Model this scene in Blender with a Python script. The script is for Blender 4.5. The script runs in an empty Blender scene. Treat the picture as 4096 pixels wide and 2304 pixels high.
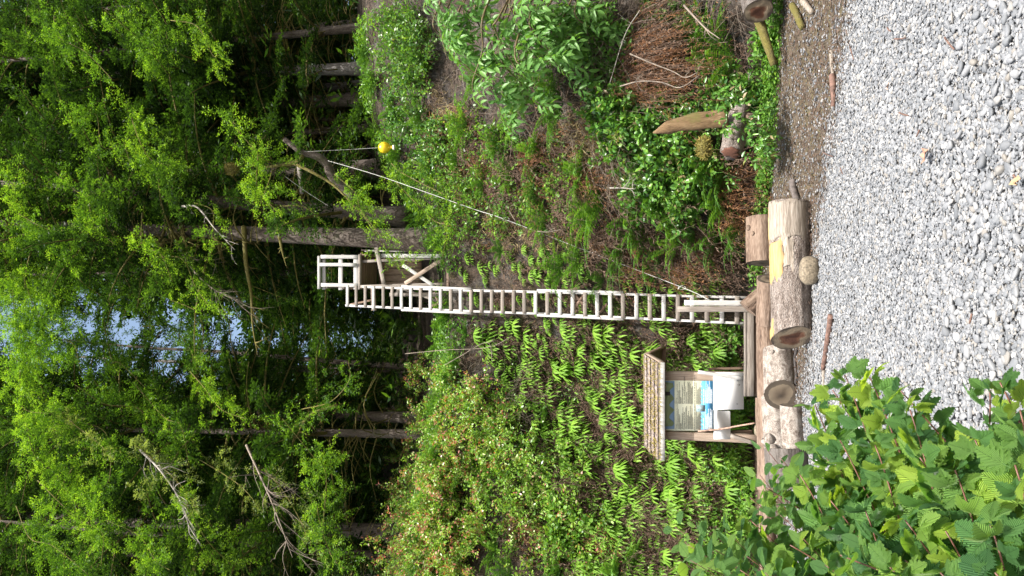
import bpy, math, random
import numpy as np
from mathutils import Vector, Matrix, Quaternion
R_ = math.radians
rng = np.random.default_rng(7)
random.seed(7)
S = bpy.context.scene
COL = S.collection
# ------------------------------------------------------------------ camera (the phone was held on its side: picture left = up)
PITCH = R_(12.0); EYE = np.array([0, 0, 1.6]); F = 3072.0
RT = np.array([1.0, 0, 0]); FW = np.array([0, math.cos(PITCH), math.sin(PITCH)]); UP = np.array([0, -math.sin(PITCH), math.cos(PITCH)])
cam = bpy.data.cameras.new('camera'); camo = bpy.data.objects.new('camera', cam); COL.objects.link(camo)
cam.sensor_width = 36; cam.lens = 27; cam.clip_end = 2000; cam.clip_start = 0.05
camo.matrix_world = Matrix(((-UP[0], RT[0], -FW[0], EYE[0]), (-UP[1], RT[1], -FW[1], EYE[1]), (-UP[2], RT[2], -FW[2], EYE[2]), (0, 0, 0, 1)))
S.camera = camo
# ------------------------------------------------------------------ light
SUN_DIR = Vector((0.16, -0.50, 0.85)).normalized()
EL = math.asin(SUN_DIR.z); AZ = math.atan2(SUN_DIR.x, SUN_DIR.y)
w = bpy.data.worlds.new('World'); S.world = w; w.use_nodes = True
nt = w.node_tree; bg = nt.nodes['Background']
sky = nt.nodes.new('ShaderNodeTexSky'); sky.sky_type = 'NISHITA'; sky.sun_disc = False
sky.sun_elevation = EL; sky.sun_rotation = AZ; sky.dust_density = 6.0; sky.air_density = 1.6; sky.altitude = 0
nt.links.new(sky.outputs[0], bg.inputs[0]); bg.inputs[1].default_value = 0.15
sun = bpy.data.lights.new('sun', 'SUN'); sun.energy = 4.8; sun.angle = R_(0.55); sun.color = (1, 0.965, 0.90)
suno = bpy.data.objects.new('sun', sun); COL.objects.link(suno)
suno.rotation_euler = SUN_DIR.to_track_quat('Z', 'Y').to_euler()
S.view_settings.view_transform = 'Standard'; S.view_settings.look = 'None'
S.view_settings.exposure = 0.85; S.view_settings.gamma = 1
S.view_settings.use_curve_mapping = False

# ------------------------------------------------------------------ geometry helpers
def V3(*a): return np.array(a, float)
def at(x, y, Y):
    """world point on the sight line of photo pixel (x, y) at ground distance Y"""
    d = RT * ((1152 - y) / F) + UP * ((2048 - x) / F) + FW
    return EYE + d * (Y / d[1])
def atz(x, y, z=0.0):
    d = RT * ((1152 - y) / F) + UP * ((2048 - x) / F) + FW
    return EYE + d * ((z - 1.6) / d[2])
def on_plane(x, y, p0, n):
    d = RT * ((1152 - y) / F) + UP * ((2048 - x) / F) + FW
    return EYE + d * (np.dot(p0 - EYE, n) / np.dot(d, n))
def nrm(v): return v / np.maximum(np.linalg.norm(v, axis=-1, keepdims=True), 1e-9)

def hsh(ix, iy, iz):
    n = (ix.astype(np.int64) * 73856093) ^ (iy.astype(np.int64) * 19349663) ^ (iz.astype(np.int64) * 83492791)
    n = (n ^ (n >> 13)) * 1274126177 & 0x7fffffff
    n = (n ^ (n >> 16)) & 0xffff
    return n / 65535.0
def vnoise(x, y, z):
    x = np.asarray(x, float); y = np.asarray(y, float) + x * 0; z = np.asarray(z, float) + x * 0
    ix, iy, iz = np.floor(x), np.floor(y), np.floor(z)
    fx, fy, fz = x - ix, y - iy, z - iz
    fx, fy, fz = fx * fx * (3 - 2 * fx), fy * fy * (3 - 2 * fy), fz * fz * (3 - 2 * fz)
    r = 0
    for a in (0, 1):
        for b in (0, 1):
            for c in (0, 1):
                r = r + hsh(ix + a, iy + b, iz + c) * (fx if a else 1 - fx) * (fy if b else 1 - fy) * (fz if c else 1 - fz)
    return r
def fbm(x, y, z, o=4):
    r = 0; a = 0.5; f = 1.0
    for i in range(o):
        r = r + a * (vnoise(np.asarray(x) * f + 17 * i, np.asarray(y) * f + 5 * i, np.asarray(z) * f) - 0.5); a *= 0.5; f *= 2.03
    return r
def sst(a, b, x):
    t = np.clip((x - a) / (b - a), 0, 1); return t * t * (3 - 2 * t)

def mk(name, V, Fc, m=None, smooth=False, tint=None, uv=None, parent=None, link=True):
    """mesh object from arrays; Fc = array of faces (all the same size) or list of such arrays"""
    V = np.asarray(V, np.float32)
    Fl = Fc if isinstance(Fc, list) else [Fc]
    Fl = [np.asarray(f, np.int32) for f in Fl if len(f)]
    me = bpy.data.meshes.new(name)
    me.vertices.add(len(V)); me.vertices.foreach_set('co', V.ravel())
    li = np.concatenate([f.ravel() for f in Fl]); cnt = np.concatenate([np.full(len(f), f.shape[1], np.int32) for f in Fl])
    st = np.concatenate([[0], np.cumsum(cnt)[:-1]]).astype(np.int32)
    me.loops.add(len(li)); me.loops.foreach_set('vertex_index', li)
    me.polygons.add(len(cnt)); me.polygons.foreach_set('loop_start', st)
    me.update(calc_edges=True)
    if smooth: me.polygons.foreach_set('use_smooth', np.ones(len(cnt), bool))
    if tint is not None:
        a = me.attributes.new('tint', 'FLOAT', 'POINT'); a.data.foreach_set('value', np.asarray(tint, np.float32))
    if uv is not None:
        l = me.uv_layers.new(name='uv'); l.data.foreach_set('uv', np.asarray(uv, np.float32)[li].ravel())
    if m: me.materials.append(m)
    me.validate()
    o = bpy.data.objects.new(name, me)
    if link: COL.objects.link(o)
    if parent is not None: attach(o, parent)
    return o
def attach(o, parent):
    M = o.matrix_basis.copy(); o.parent = parent
    P = parent; PM = Matrix.Identity(4)
    while P is not None: PM = P.matrix_basis @ PM; P = P.parent
    o.matrix_basis = PM.inverted() @ M
def tag(o, label=None, cat=None, group=None, kind=None):
    if label: o['label'] = label
    if cat: o['category'] = cat
    if group: o['group'] = group
    if kind: o['kind'] = kind
    return o
def thing(name, label, cat, loc=(0, 0, 0), group=None):
    o = bpy.data.objects.new(name, None); COL.objects.link(o); o.location = Vector([float(v) for v in loc]); o.empty_display_size = 0.1
    return tag(o, label, cat, group)
def copy_tree(o, parent=None):
    c = o.copy(); COL.objects.link(c)
    if parent is not None: c.parent = parent
    for ch in list(o.children): copy_tree(ch, c)
    return c

class MB:
    """collects pieces"""
    def __init__(s): s.V = []; s.F = {}; s.T = []; s.U = []; s.n = 0
    def add(s, V, Fc, t=0.5, uv=None):
        V = np.asarray(V, float); s.V.append(V)
        for f in (Fc if isinstance(Fc, list) else [Fc]):
            f = np.asarray(f, int)
            if len(f): s.F.setdefault(f.shape[1], []).append(f + s.n)
        s.T.append(np.broadcast_to(np.asarray(t, float), (len(V),)))
        s.U.append(uv if uv is not None else np.zeros((len(V), 2)))
        s.n += len(V)
    def build(s, name, m, parent=None, smooth=False, link=True):
        return mk(name, np.concatenate(s.V), [np.concatenate(f) for f in s.F.values()], m, smooth, np.concatenate(s.T), np.concatenate(s.U), parent, link)

def tube(P, r, n=8, cap=True, noise=0.0, seed=0, nscale=(3.0, 1.0)):
    P = np.asarray(P, float); k = len(P); r = np.atleast_1d(np.asarray(r, float)); r = np.interp(np.linspace(0, 1, k), np.linspace(0, 1, len(r)), r) if len(r) > 1 else np.full(k, r[0])
    T = nrm(np.gradient(P, axis=0)); ref = V3(0.31, 0.17, 0.93) if abs(T[0][2]) < 0.85 else V3(0.93, 0.31, 0.1)
    A = nrm(np.cross(T, ref)); B = np.cross(T, A)
    th = np.linspace(0, 2 * math.pi, n, endpoint=False)
    rr = r[:, None] * np.ones(n)[None]
    if noise:
        s = np.cumsum(np.r_[0, np.linalg.norm(np.diff(P, axis=0), axis=1)])
        rr = rr * (1 + noise * 2 * fbm(np.cos(th)[None] * nscale[0] + seed, np.sin(th)[None] * nscale[0] + 3 * seed, s[:, None] * nscale[1] / max(r.max(), 1e-3) * .3, 3))
    V = P[:, None] + rr[..., None] * (np.cos(th)[None, :, None] * A[:, None] + np.sin(th)[None, :, None] * B[:, None])
    V = V.reshape(-1, 3); i = np.arange(k - 1)[:, None] * n; j = np.arange(n)[None]; j2 = (j + 1) % n
    Fq = np.stack([i + j, i + j2, i + n + j2, i + n + j], -1).reshape(-1, 4)
    Fl = [Fq]
    if cap:
        V = np.vstack([V, P[:1], P[-1:]]); c0 = k * n; c1 = c0 + 1; jj = np.arange(n); j2 = (jj + 1) % n
        Fl.append(np.vstack([np.stack([jj * 0 + c0, j2, jj], -1), np.stack([jj * 0 + c1, (k - 1) * n + jj, (k - 1) * n + j2], -1)]))
    return V, Fl
def curve(pts, n=16):
    """Catmull-Rom through the points"""
    P = np.asarray(pts, float)
    if len(P) == 2: return P[0] + (P[1] - P[0]) * np.linspace(0, 1, n)[:, None]
    Q = np.vstack([2 * P[0] - P[1], P, 2 * P[-1] - P[-2]]); out = []
    per = max(2, n // (len(P) - 1))
    for i in range(1, len(Q) - 2):
        t = np.linspace(0, 1, per, endpoint=False)[:, None]
        out.append(0.5 * (2 * Q[i] + (Q[i + 1] - Q[i - 1]) * t + (2 * Q[i - 1] - 5 * Q[i] + 4 * Q[i + 1] - Q[i + 2]) * t ** 2 + (3 * Q[i] - Q[i - 1] - 3 * Q[i + 1] + Q[i + 2]) * t ** 3))
    return np.vstack(out + [P[-1:]])
BOXF = np.array([[0, 1, 3, 2], [4, 6, 7, 5], [0, 4, 5, 1], [2, 3, 7, 6], [0, 2, 6, 4], [1, 5, 7, 3]])
def board(name, p, q, wd, th, m, parent=None, facing=V3(0, -1, 0), jag=0.0):
    """a plank from p to q: wd across in the plane that faces `facing`, th thick; small bevel, local X along the grain"""
    p = np.asarray(p, float); q = np.asarray(q, float); L = np.linalg.norm(q - p); x = (q - p) / L
    y = np.cross(facing, x); y /= np.linalg.norm(y); z = np.cross(x, y)
    b = min(0.004, th * .2); a, c, d = L / 2, wd / 2, th / 2
    xs = np.linspace(-a, a, 7); V = []; prof = [(-c + b, -d), (c - b, -d), (c, -d + b), (c, d - b), (c - b, d), (-c + b, d), (-c, d - b), (-c, -d + b)]
    sd = random.random() * 50
    for i, xx in enumerate(xs):
        off = 0.004 * (vnoise(xx * 2 + sd, 0, 0) - .5) * 2
        for k, (u, v) in enumerate(prof):
            e = (jag * (random.random() - .5) if i in (0, 6) else 0)
            V.append((xx + e, u + off, v + off))
    Fq = [[i * 8 + k, i * 8 + (k + 1) % 8, i * 8 + 8 + (k + 1) % 8, i * 8 + 8 + k] for i in range(6) for k in range(8)]
    o = mk(name, V, [np.array(Fq), np.array([list(range(8))[::-1], list(range(48, 56))])], m)
    ce = (p + q) / 2
    o.matrix_basis = Matrix(((x[0], y[0], z[0], ce[0]), (x[1], y[1], z[1], ce[1]), (x[2], y[2], z[2], ce[2]), (0, 0, 0, 1)))
    if parent is not None: attach(o, parent)
    return o

# ------------------------------------------------------------------ materials
def newmat(name):
    m = bpy.data.materials.new(name); m.use_nodes = True; n = m.node_tree
    return m, n, n.nodes['Principled BSDF']
def nd(n, t, **k):
    x = n.nodes.new(t)
    for a, b in k.items(): setattr(x, a, b)
    return x
def ramp(n, src, stops):
    r = nd(n, 'ShaderNodeValToRGB'); e = r.color_ramp.elements
    while len(e) < len(stops): e.new(0.5)
    for i, (p, c) in enumerate(stops): e[i].position = p; e[i].color = (*c, 1)
    n.links.new(src, r.inputs[0]); return r.outputs[0]
def noise_tex(n, scale, detail=6, rough=0.6, coord='Object', stretch=(1, 1, 1), dist=0):
    tc = nd(n, 'ShaderNodeTexCoord'); mp = nd(n, 'ShaderNodeMapping'); mp.inputs['Scale'].default_value = stretch
    n.links.new(tc.outputs[coord], mp.inputs[0]); t = nd(n, 'ShaderNodeTexNoise')
    t.inputs['Scale'].default_value = scale; t.inputs['Detail'].default_value = detail; t.inputs['Roughness'].default_value = rough; t.inputs['Distortion'].default_value = dist
    n.links.new(mp.outputs[0], t.inputs['Vector']); return t.outputs[0]
def mixc(n, fac, a, b, mode='MIX'):
    x = nd(n, 'ShaderNodeMix', data_type='RGBA', blend_type=mode)
    for s, v in ((0, fac), (6, a), (7, b)):
        if isinstance(v, (int, float)): x.inputs[s].default_value = v
        elif isinstance(v, tuple): x.inputs[s].default_value = (*v, 1)
        else: n.links.new(v, x.inputs[s])
    return x.outputs[2]
def bump(n, b, h, strength=0.5, dist=0.02):
    x = nd(n, 'ShaderNodeBump'); x.inputs['Strength'].default_value = strength; x.inputs['Distance'].default_value = dist
    n.links.new(h, x.inputs['Height']); n.links.new(x.outputs[0], b.inputs['Normal'])
def math_(n, op, a, b=None):
    x = nd(n, 'ShaderNodeMath', operation=op)
    for i, v in ((0, a), (1, b)):
        if v is None: continue
        if isinstance(v, (int, float)): x.inputs[i].default_value = v
        else: n.links.new(v, x.inputs[i])
    return x.outputs[0]
def plain(name, c, rough=0.7, vary=0.15, scale=20, stretch=(1, 1, 1), bmp=0.3, bd=0.004, coord='Object'):
    m, n, b = newmat(name); t = noise_tex(n, scale, stretch=stretch, coord=coord)
    d = tuple(max(0, v * (1 - vary * 2)) for v in c); e = tuple(min(1, v * (1 + vary * 2)) for v in c)
    n.links.new(ramp(n, t, [(0.3, d), (0.7, e)]), b.inputs[0]); b.inputs['Roughness'].default_value = rough
    if bmp: bump(n, b, t, bmp, bd)
    return m
def wood(name, c1, c2, c3, scale=9, bd=0.003):
    """weathered sawn wood, grain along local X, a little different on every plank"""
    m, n, b = newmat(name); oi = nd(n, 'ShaderNodeObjectInfo')
    tc = nd(n, 'ShaderNodeTexCoord'); mp = nd(n, 'ShaderNodeMapping'); mp.inputs['Scale'].default_value = (0.5, 9, 9)
    cb = nd(n, 'ShaderNodeCombineXYZ'); n.links.new(math_(n, 'MULTIPLY', oi.outputs['Random'], 40.0), cb.inputs[0]); n.links.new(math_(n, 'MULTIPLY', oi.outputs['Random'], 13.0), cb.inputs[1])
    n.links.new(tc.outputs['Object'], mp.inputs[0]); n.links.new(cb.outputs[0], mp.inputs['Location'])
    t = nd(n, 'ShaderNodeTexNoise'); t.inputs['Scale'].default_value = scale; t.inputs['Detail'].default_value = 7; t.inputs['Distortion'].default_value = .6
    n.links.new(mp.outputs[0], t.inputs['Vector'])
    t2 = noise_tex(n, 3.5, 4)
    col = ramp(n, t.outputs[0], [(0.25, c1), (0.5, c2), (0.75, c3)])
    col = mixc(n, math_(n, 'MULTIPLY', t2, 0.55), col, mixc(n, 0.5, col, tuple(v * .55 for v in c1)))
    br = math_(n, 'ADD', math_(n, 'MULTIPLY', oi.outputs['Random'], 0.35), 0.8)
    cc = nd(n, 'ShaderNodeCombineColor'); [n.links.new(br, cc.inputs[i]) for i in range(3)]
    n.links.new(mixc(n, 1.0, col, cc.outputs[0], 'MULTIPLY'), b.inputs[0])
    b.inputs['Roughness'].default_value = 0.75; bump(n, b, t.outputs[0], 0.6, bd)
    return m
def bark(name, c1, c2, c3, moss=None, sc=1.0, stretch=(1, 1, .18), bd=0.03, mossamt=0.55):
    m, n, b = newmat(name)
    t = noise_tex(n, 14 * sc, 8, .65, stretch=stretch, dist=.8); t2 = noise_tex(n, 2.2, 5, .6)
    tc = nd(n, 'ShaderNodeTexCoord'); mp = nd(n, 'ShaderNodeMapping'); mp.inputs['Scale'].default_value = tuple(s * 26 * sc for s in stretch)
    vo = nd(n, 'ShaderNodeTexVoronoi'); n.links.new(tc.outputs['Object'], mp.inputs[0]); n.links.new(mp.outputs[0], vo.inputs['Vector'])
    h = math_(n, 'ADD', t, math_(n, 'MULTIPLY', vo.outputs[0], 0.35))
    col = ramp(n, h, [(0.46, c1), (0.62, c2), (0.86, c3)])
    col = mixc(n, ramp(n, t2, [(.5, (0, 0, 0)), (.68, (.45, .45, .45))]), col, mixc(n, .5, col, c3))
    if moss: col = mixc(n, ramp(n, noise_tex(n, 3.1, 6, .7), [(mossamt - .05, (0, 0, 0)), (mossamt + .08, (1, 1, 1))]), col, moss)
    n.links.new(col, b.inputs[0]); b.inputs['Roughness'].default_value = 0.9; bump(n, b, h, 0.9, bd)
    return m
def leaf(name, stops, src='tint', trans=0.4, rough=0.45, tcol=1.35, veins=False, spec=0.4):
    """leaf with light passing through it; colour varies leaf by leaf (attribute) or plant by plant"""
    m, n, b = newmat(name)
    if src == 'tint': a = nd(n, 'ShaderNodeAttribute', attribute_name='tint'); s = a.outputs['Fac']
    else: s = nd(n, 'ShaderNodeObjectInfo').outputs['Random']
    if src == 'rand':
        a = nd(n, 'ShaderNodeAttribute', attribute_name='tint'); s = math_(n, 'FRACT', math_(n, 'ADD', a.outputs['Fac'], s))
    if src == 'both':
        a = nd(n, 'ShaderNodeAttribute', attribute_name='tint')
        s = math_(n, 'ADD', math_(n, 'MULTIPLY', a.outputs['Fac'], .7), math_(n, 'MULTIPLY', s, .3))
    col = ramp(n, s, stops)
    if veins:
        uv = nd(n, 'ShaderNodeUVMap'); sp = nd(n, 'ShaderNodeSeparateXYZ'); n.links.new(uv.outputs[0], sp.inputs[0])
        av = math_(n, 'ABSOLUTE', sp.outputs[1])
        ph = math_(n, 'SUBTRACT', math_(n, 'MULTIPLY', sp.outputs[0], 30.0), math_(n, 'MULTIPLY', av, 34.0))
        sn = math_(n, 'SINE', ph); vn = math_(n, 'POWER', math_(n, 'ABSOLUTE', sn), 0.5)
        mid = math_(n, 'LESS_THAN', av, 0.018)
        h = math_(n, 'SUBTRACT', vn, mid)
        col = mixc(n, math_(n, 'MULTIPLY', math_(n, 'SUBTRACT', 1.0, h), .8), col, mixc(n, .55, col, (.02, .085, .025)))
        bump(n, b, h, 1.0, 0.012)
    n.links.new(col, b.inputs[0]); b.inputs['Roughness'].default_value = rough; b.inputs['Specular IOR Level'].default_value = spec
    tr = nd(n, 'ShaderNodeBsdfTranslucent'); n.links.new(mixc(n, 1.0, col, (tcol * 1.15, tcol * 1.1, tcol * .35), 'MULTIPLY'), tr.inputs[0])
    mx = nd(n, 'ShaderNodeMixShader'); mx.inputs[0].default_value = trans
    n.links.new(b.outputs[0], mx.inputs[1]); n.links.new(tr.outputs[0], mx.inputs[2]); n.links.new(mx.outputs[0], n.nodes['Material Output'].inputs[0])
    return m

M_white = wood('white_weathered_wood', (.29, .285, .28), (.42, .415, .405), (.55, .545, .535))
M_grey = wood('grey_weathered_wood', (.12, .098, .082), (.22, .19, .165), (.33, .30, .27))
M_brownw = wood('brown_aged_wood', (.10, .06, .04), (.20, .13, .09), (.32, .24, .18))
M_post = wood('tan_post_wood', (.20, .14, .10), (.36, .28, .22), (.48, .40, .33))
M_bark_trunk = bark('conifer_bark', (.022, .015, .012), (.075, .055, .045), (.16, .135, .115), moss=(.05, .055, .018), mossamt=.60)
M_bark_pale = bark('pale_trunk_bark', (.05, .045, .04), (.14, .125, .115), (.27, .255, .24), mossamt=.7)
M_mossy = bark('moss_covered_bark', (.05, .04, .02), (.13, .11, .035), (.22, .19, .07), moss=(.16, .14, .03), sc=2, mossamt=.45)
M_twig = plain('dead_twig', (.19, .155, .125), .8, .3, 8, bmp=0)
M_twigp = plain('pale_dead_twig', (.27, .25, .22), .8, .2, 8, bmp=0)
M_stem = plain('green_brown_stem', (.10, .075, .03), .6, .3, 30, bmp=0)
M_redstem = plain('reddish_stem', (.13, .055, .04), .5, .3, 30, bmp=.2)
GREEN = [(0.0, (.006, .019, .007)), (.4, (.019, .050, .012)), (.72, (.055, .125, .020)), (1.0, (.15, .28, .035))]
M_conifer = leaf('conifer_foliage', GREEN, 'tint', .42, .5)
M_lime = leaf('conifer_new_growth', [(0, (.015, .046, .012)), (.4, (.052, .13, .02)), (.75, (.125, .26, .03)), (1, (.25, .42, .05))], 'tint', .45, .5)
M_greyfol = leaf('grey_green_foliage', [(0, (.06, .085, .035)), (.5, (.13, .18, .07)), (1, (.24, .32, .13))], 'tint', .4, .6)
M_fern = leaf('sword_fern', [(0, (.04, .11, .025)), (.5, (.085, .21, .035)), (1, (.20, .37, .05))], 'both', .35, .45)
M_maiden = leaf('maidenhair_fern', [(0, (.10, .22, .025)), (.5, (.18, .35, .04)), (1, (.28, .46, .06))], 'both', .4, .5)
M_dead = leaf('dead_fern', [(0, (.035, .022, .016)), (.45, (.105, .066, .046)), (.8, (.20, .14, .105)), (1, (.30, .14, .055))], 'both', .15, .8, 1.0)
M_rust = leaf('rusty_dead_fern', [(0, (.06, .03, .02)), (.4, (.15, .07, .035)), (.75, (.26, .12, .045)), (1, (.34, .20, .10))], 'tint', .2, .8, 1.0)
M_huck = leaf('huckleberry_leaves', [(0, (.05, .14, .025)), (.4, (.14, .30, .04)), (.80, (.28, .46, .07)), (.92, (.42, .46, .24)), (1, (.44, .16, .13))], 'tint', .38, .35, spec=.6)
M_salal = leaf('salal_leaves', [(0, (.04, .12, .025)), (.5, (.09, .225, .035)), (.9, (.18, .35, .05)), (1, (.28, .22, .12))], 'tint', .3, .3, spec=.6)
M_herb = leaf('ground_herb_leaves', [(0, (.05, .13, .02)), (.5, (.10, .24, .03)), (1, (.22, .38, .05))], 'tint', .35, .5)
M_elder = leaf('elderberry_leaves', [(0, (.07, .18, .045)), (.5, (.12, .27, .06)), (1, (.22, .40, .10))], 'both', .4, .4)
M_salmon = leaf('salmonberry_leaves', [(0, (.08, .21, .075)), (.35, (.15, .34, .10)), (.6, (.24, .45, .11)), (.82, (.34, .56, .10)), (1, (.46, .66, .10))], 'rand', .38, .38, veins=True)
M_dog = leaf('dogwood_leaves', [(0, (.11, .25, .09)), (.5, (.18, .37, .11)), (1, (.32, .52, .12))], 'rand', .4, .4, veins=True)
M_straw = leaf('dry_grass', [(0, (.14, .10, .05)), (.5, (.30, .23, .12)), (1, (.42, .36, .18))], 'tint', .2, .8, 1.0)
M_moss = leaf('yellow_moss', [(0, (.10, .08, .02)), (.5, (.24, .20, .05)), (1, (.38, .33, .09))], 'tint', .2, .9, 1.0)

def stone_mat(name):
    m, n, b = newmat(name); oi = nd(n, 'ShaderNodeObjectInfo')
    col = ramp(n, oi.outputs['Random'], [(0, (.115, .125, .14)), (.3, (.155, .167, .184)), (.55, (.20, .21, .228)), (.78, (.25, .257, .268)), (.88, (.20, .185, .165)), (.94, (.33, .33, .33)), (1, (.43, .43, .43))])
    t = noise_tex(n, 55, 6, .7); col = mixc(n, ramp(n, t, [(.55, (0, 0, 0)), (.7, (.35, .35, .35))]), col, (.33, .34, .35))
    col = mixc(n, ramp(n, noise_tex(n, 20, 5, .7), [(.45, (0, 0, 0)), (.75, (.6, .6, .6))]), col, (.16, .155, .15))
    n.links.new(col, b.inputs[0]); b.inputs['Roughness'].default_value = .75; bump(n, b, t, .25, .002); return m
M_stone = stone_mat('beach_pebble')

# ------------------------------------------------------------------ terrain shape
kx = [-60, -7, -4, -1.6, -.6, .4, 1.7, 4.3, 8, 60]
def Y0(X): return np.interp(X, kx, [14, 14.0, 14.9, 15.2, 14.7, 13.7, 12.5, 11.1, 10.4, 9])
def ZT(X): return np.interp(X, kx, [7, 7, 6.8, 6.5, 6.4, 6.5, 7.4, 8.7, 9, 9])
def RUN(X): return np.interp(X, kx, [1.6, 1.6, 1.5, 1.5, 1.7, 2.6, 4.6, 6.6, 7, 7])
def Yf(X, z, rough=True):
    X = np.asarray(X, float); z = np.asarray(z, float); zt = ZT(X); t = np.clip(z / zt, 0, 1)
    Y = Y0(X) + RUN(X) * (0.35 * t + .65 * t ** 1.6) + np.maximum(z - zt, 0) * 2.3
    if rough:
        a = 1.1 * fbm(X * .55, z * .5, 3.3, 3) + .45 * fbm(X * 2.2, z * 1.3, 9.1, 4)
        Y = Y + a * sst(0, .8, z) * (1 - .75 * np.exp(-((X - .3) / .8) ** 2 - ((z - 6.3) / .8) ** 2))
    Y = Y + 1.1 * np.exp(-((X - 3.9) / .8) ** 2 - ((z - 1.5) / .75) ** 2) + .8 * np.exp(-((X - 2.1) / .5) ** 2 - ((z - .5) / .35) ** 2)
    return Y
def hit(x, y, off=0.0):
    """where the sight lines of photo pixels meet the bank / cliff"""
    x = np.atleast_1d(np.asarray(x, float)); y = np.atleast_1d(np.asarray(y, float))
    d = RT[None] * ((1152 - y) / F)[:, None] + UP[None] * ((2048 - x) / F)[:, None] + FW[None]
    d = d / d[:, 1:2]; out = np.zeros((len(x), 3)); done = np.zeros(len(x), bool)
    for Y in np.arange(9.5, 60, 0.04):
        P = EYE + d * Y; m = (~done) & (Yf(P[:, 0], np.maximum(P[:, 2], 0)) <= Y) & (P[:, 2] > -0.1)
        out[m] = P[m]; done |= m
        if done.all(): break
        if Y > 24 and Y % 1 > .05: pass
    out[~done] = (EYE + d * 50)[~done]
    out[:, 1] -= off; return out
def ground_z(X, Y):
    b = Y0(X); return .16 * sst(b - 3.2, b - .2, Y) + .035 * fbm(np.asarray(X) * .7, np.asarray(Y) * .7, 1.7, 3)
def grav_edge(X): return np.interp(X, [-8, -2, 0, 1.4, 3, 8], [12.4, 11.0, 9.8, 8.9, 7.5, 6.0])

# ground sheet
gx = np.r_[-400, -120, -40, -20, np.arange(-12, 12.01, .12), 20, 40, 120, 400]; gy = np.r_[-400, -100, -30, -8, np.arange(0, 17, .12), 25, 80, 400]
GX, GY = np.meshgrid(gx, gy); GZ = ground_z(GX, GY); GZ[GY > 17.5] = -.5
def gridf(nx, ny):
    i = np.arange(nx - 1)[None]; j = np.arange(ny - 1)[:, None] * nx
    return np.stack([j + i, j + i + 1, j + nx + i + 1, j + nx + i], -1).reshape(-1, 4)
m, n, b = newmat('gravel_and_needle_litter')
a = nd(n, 'ShaderNodeAttribute', attribute_name='tint')
t = noise_tex(n, 30, 8, .7); t2 = noise_tex(n, 5, 6, .7)
vo = nd(n, 'ShaderNodeTexVoronoi'); vo.inputs['Scale'].default_value = 42; tc = nd(n, 'ShaderNodeTexCoord'); n.links.new(tc.outputs['Object'], vo.inputs['Vector'])
dirt = ramp(n, t, [(.3, (.035, .026, .018)), (.5, (.085, .065, .045)), (.7, (.18, .145, .11))])
dirt = mixc(n, ramp(n, t2, [(.5, (0, 0, 0)), (.65, (.8, .8, .8))]), dirt, (.13, .11, .045))
sp = nd(n, 'ShaderNodeSeparateColor'); n.links.new(vo.outputs['Color'], sp.inputs[0])
grv = ramp(n, sp.outputs[0], [(0, (.14, .14, .145)), (.5, (.24, .25, .26)), (1, (.36, .37, .38))])
grv = mixc(n, ramp(n, vo.outputs['Distance'], [(.25, (0, 0, 0)), (.55, (1, 1, 1))]), grv, (.10, .095, .09))
n.links.new(mixc(n, a.outputs['Fac'], grv, dirt), b.inputs[0]); b.inputs['Roughness'].default_value = .95
bump(n, b, math_(n, 'SUBTRACT', t, vo.outputs['Distance']), .8, .02); M_ground = m
tv = sst(-.9, .7, GY - grav_edge(GX) + 1.6 * fbm(GX * .9, GY * .9, 5, 4))
ground = mk('ground', np.stack([GX, GY, GZ], -1).reshape(-1, 3), gridf(len(gx), len(gy)), M_ground, True, tv.ravel()); tag(ground, kind='structure')

# rock bank
cx = np.r_[-60, -30, -18, -12, np.arange(-9, 9.01, .07), 12, 18, 30, 60]; cz = np.r_[np.arange(-.25, 10, .07), 10.5, 11, 12, 13, 15, 17, 20, 24, 30]
CX, CZ = np.meshgrid(cx, cz); CY = Yf(CX, np.maximum(CZ, 0))
CY = CY + .16 * fbm(CX * 7, CZ * 3.5, 2.2, 4) * sst(.0, .3, CZ)
m, n, b = newmat('mossy_rock_and_soil')
t = noise_tex(n, 2.2, 10, .7, stretch=(1, 1, .6)); t2 = noise_tex(n, 14, 8, .7, stretch=(1, 1, .35)); t3 = noise_tex(n, 5, 8, .65)
col = ramp(n, t2, [(.30, (.008, .006, .005)), (.47, (.035, .024, .017)), (.6, (.085, .060, .044)), (.8, (.17, .135, .11))])
col = mixc(n, ramp(n, t, [(.48, (0, 0, 0)), (.62, (.8, .8, .8))]), col, ramp(n, t2, [(.32, (.015, .015, .016)), (.52, (.065, .063, .062)), (.72, (.20, .20, .20))]))
col = mixc(n, ramp(n, t3, [(.54, (0, 0, 0)), (.68, (.75, .75, .75))]), col, (.07, .058, .016))
av = nd(n, 'ShaderNodeAttribute', attribute_name='tint'); col = mixc(n, av.outputs['Fac'], col, ramp(n, t2, [(.3, (.010, .008, .005)), (.6, (.05, .034, .02))]))
n.links.new(col, b.inputs[0]); b.inputs['Roughness'].default_value = .95; bump(n, b, math_(n, 'ADD', t2, t3), 1.0, .09); M_rock = m
cliff = mk('rock_cliff', np.stack([CX, CY, CZ], -1).reshape(-1, 3), gridf(len(cx), len(cz)), M_rock, True, sst(-.1, .3, CZ - ZT(CX)).ravel()); tag(cliff, kind='structure')

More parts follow.
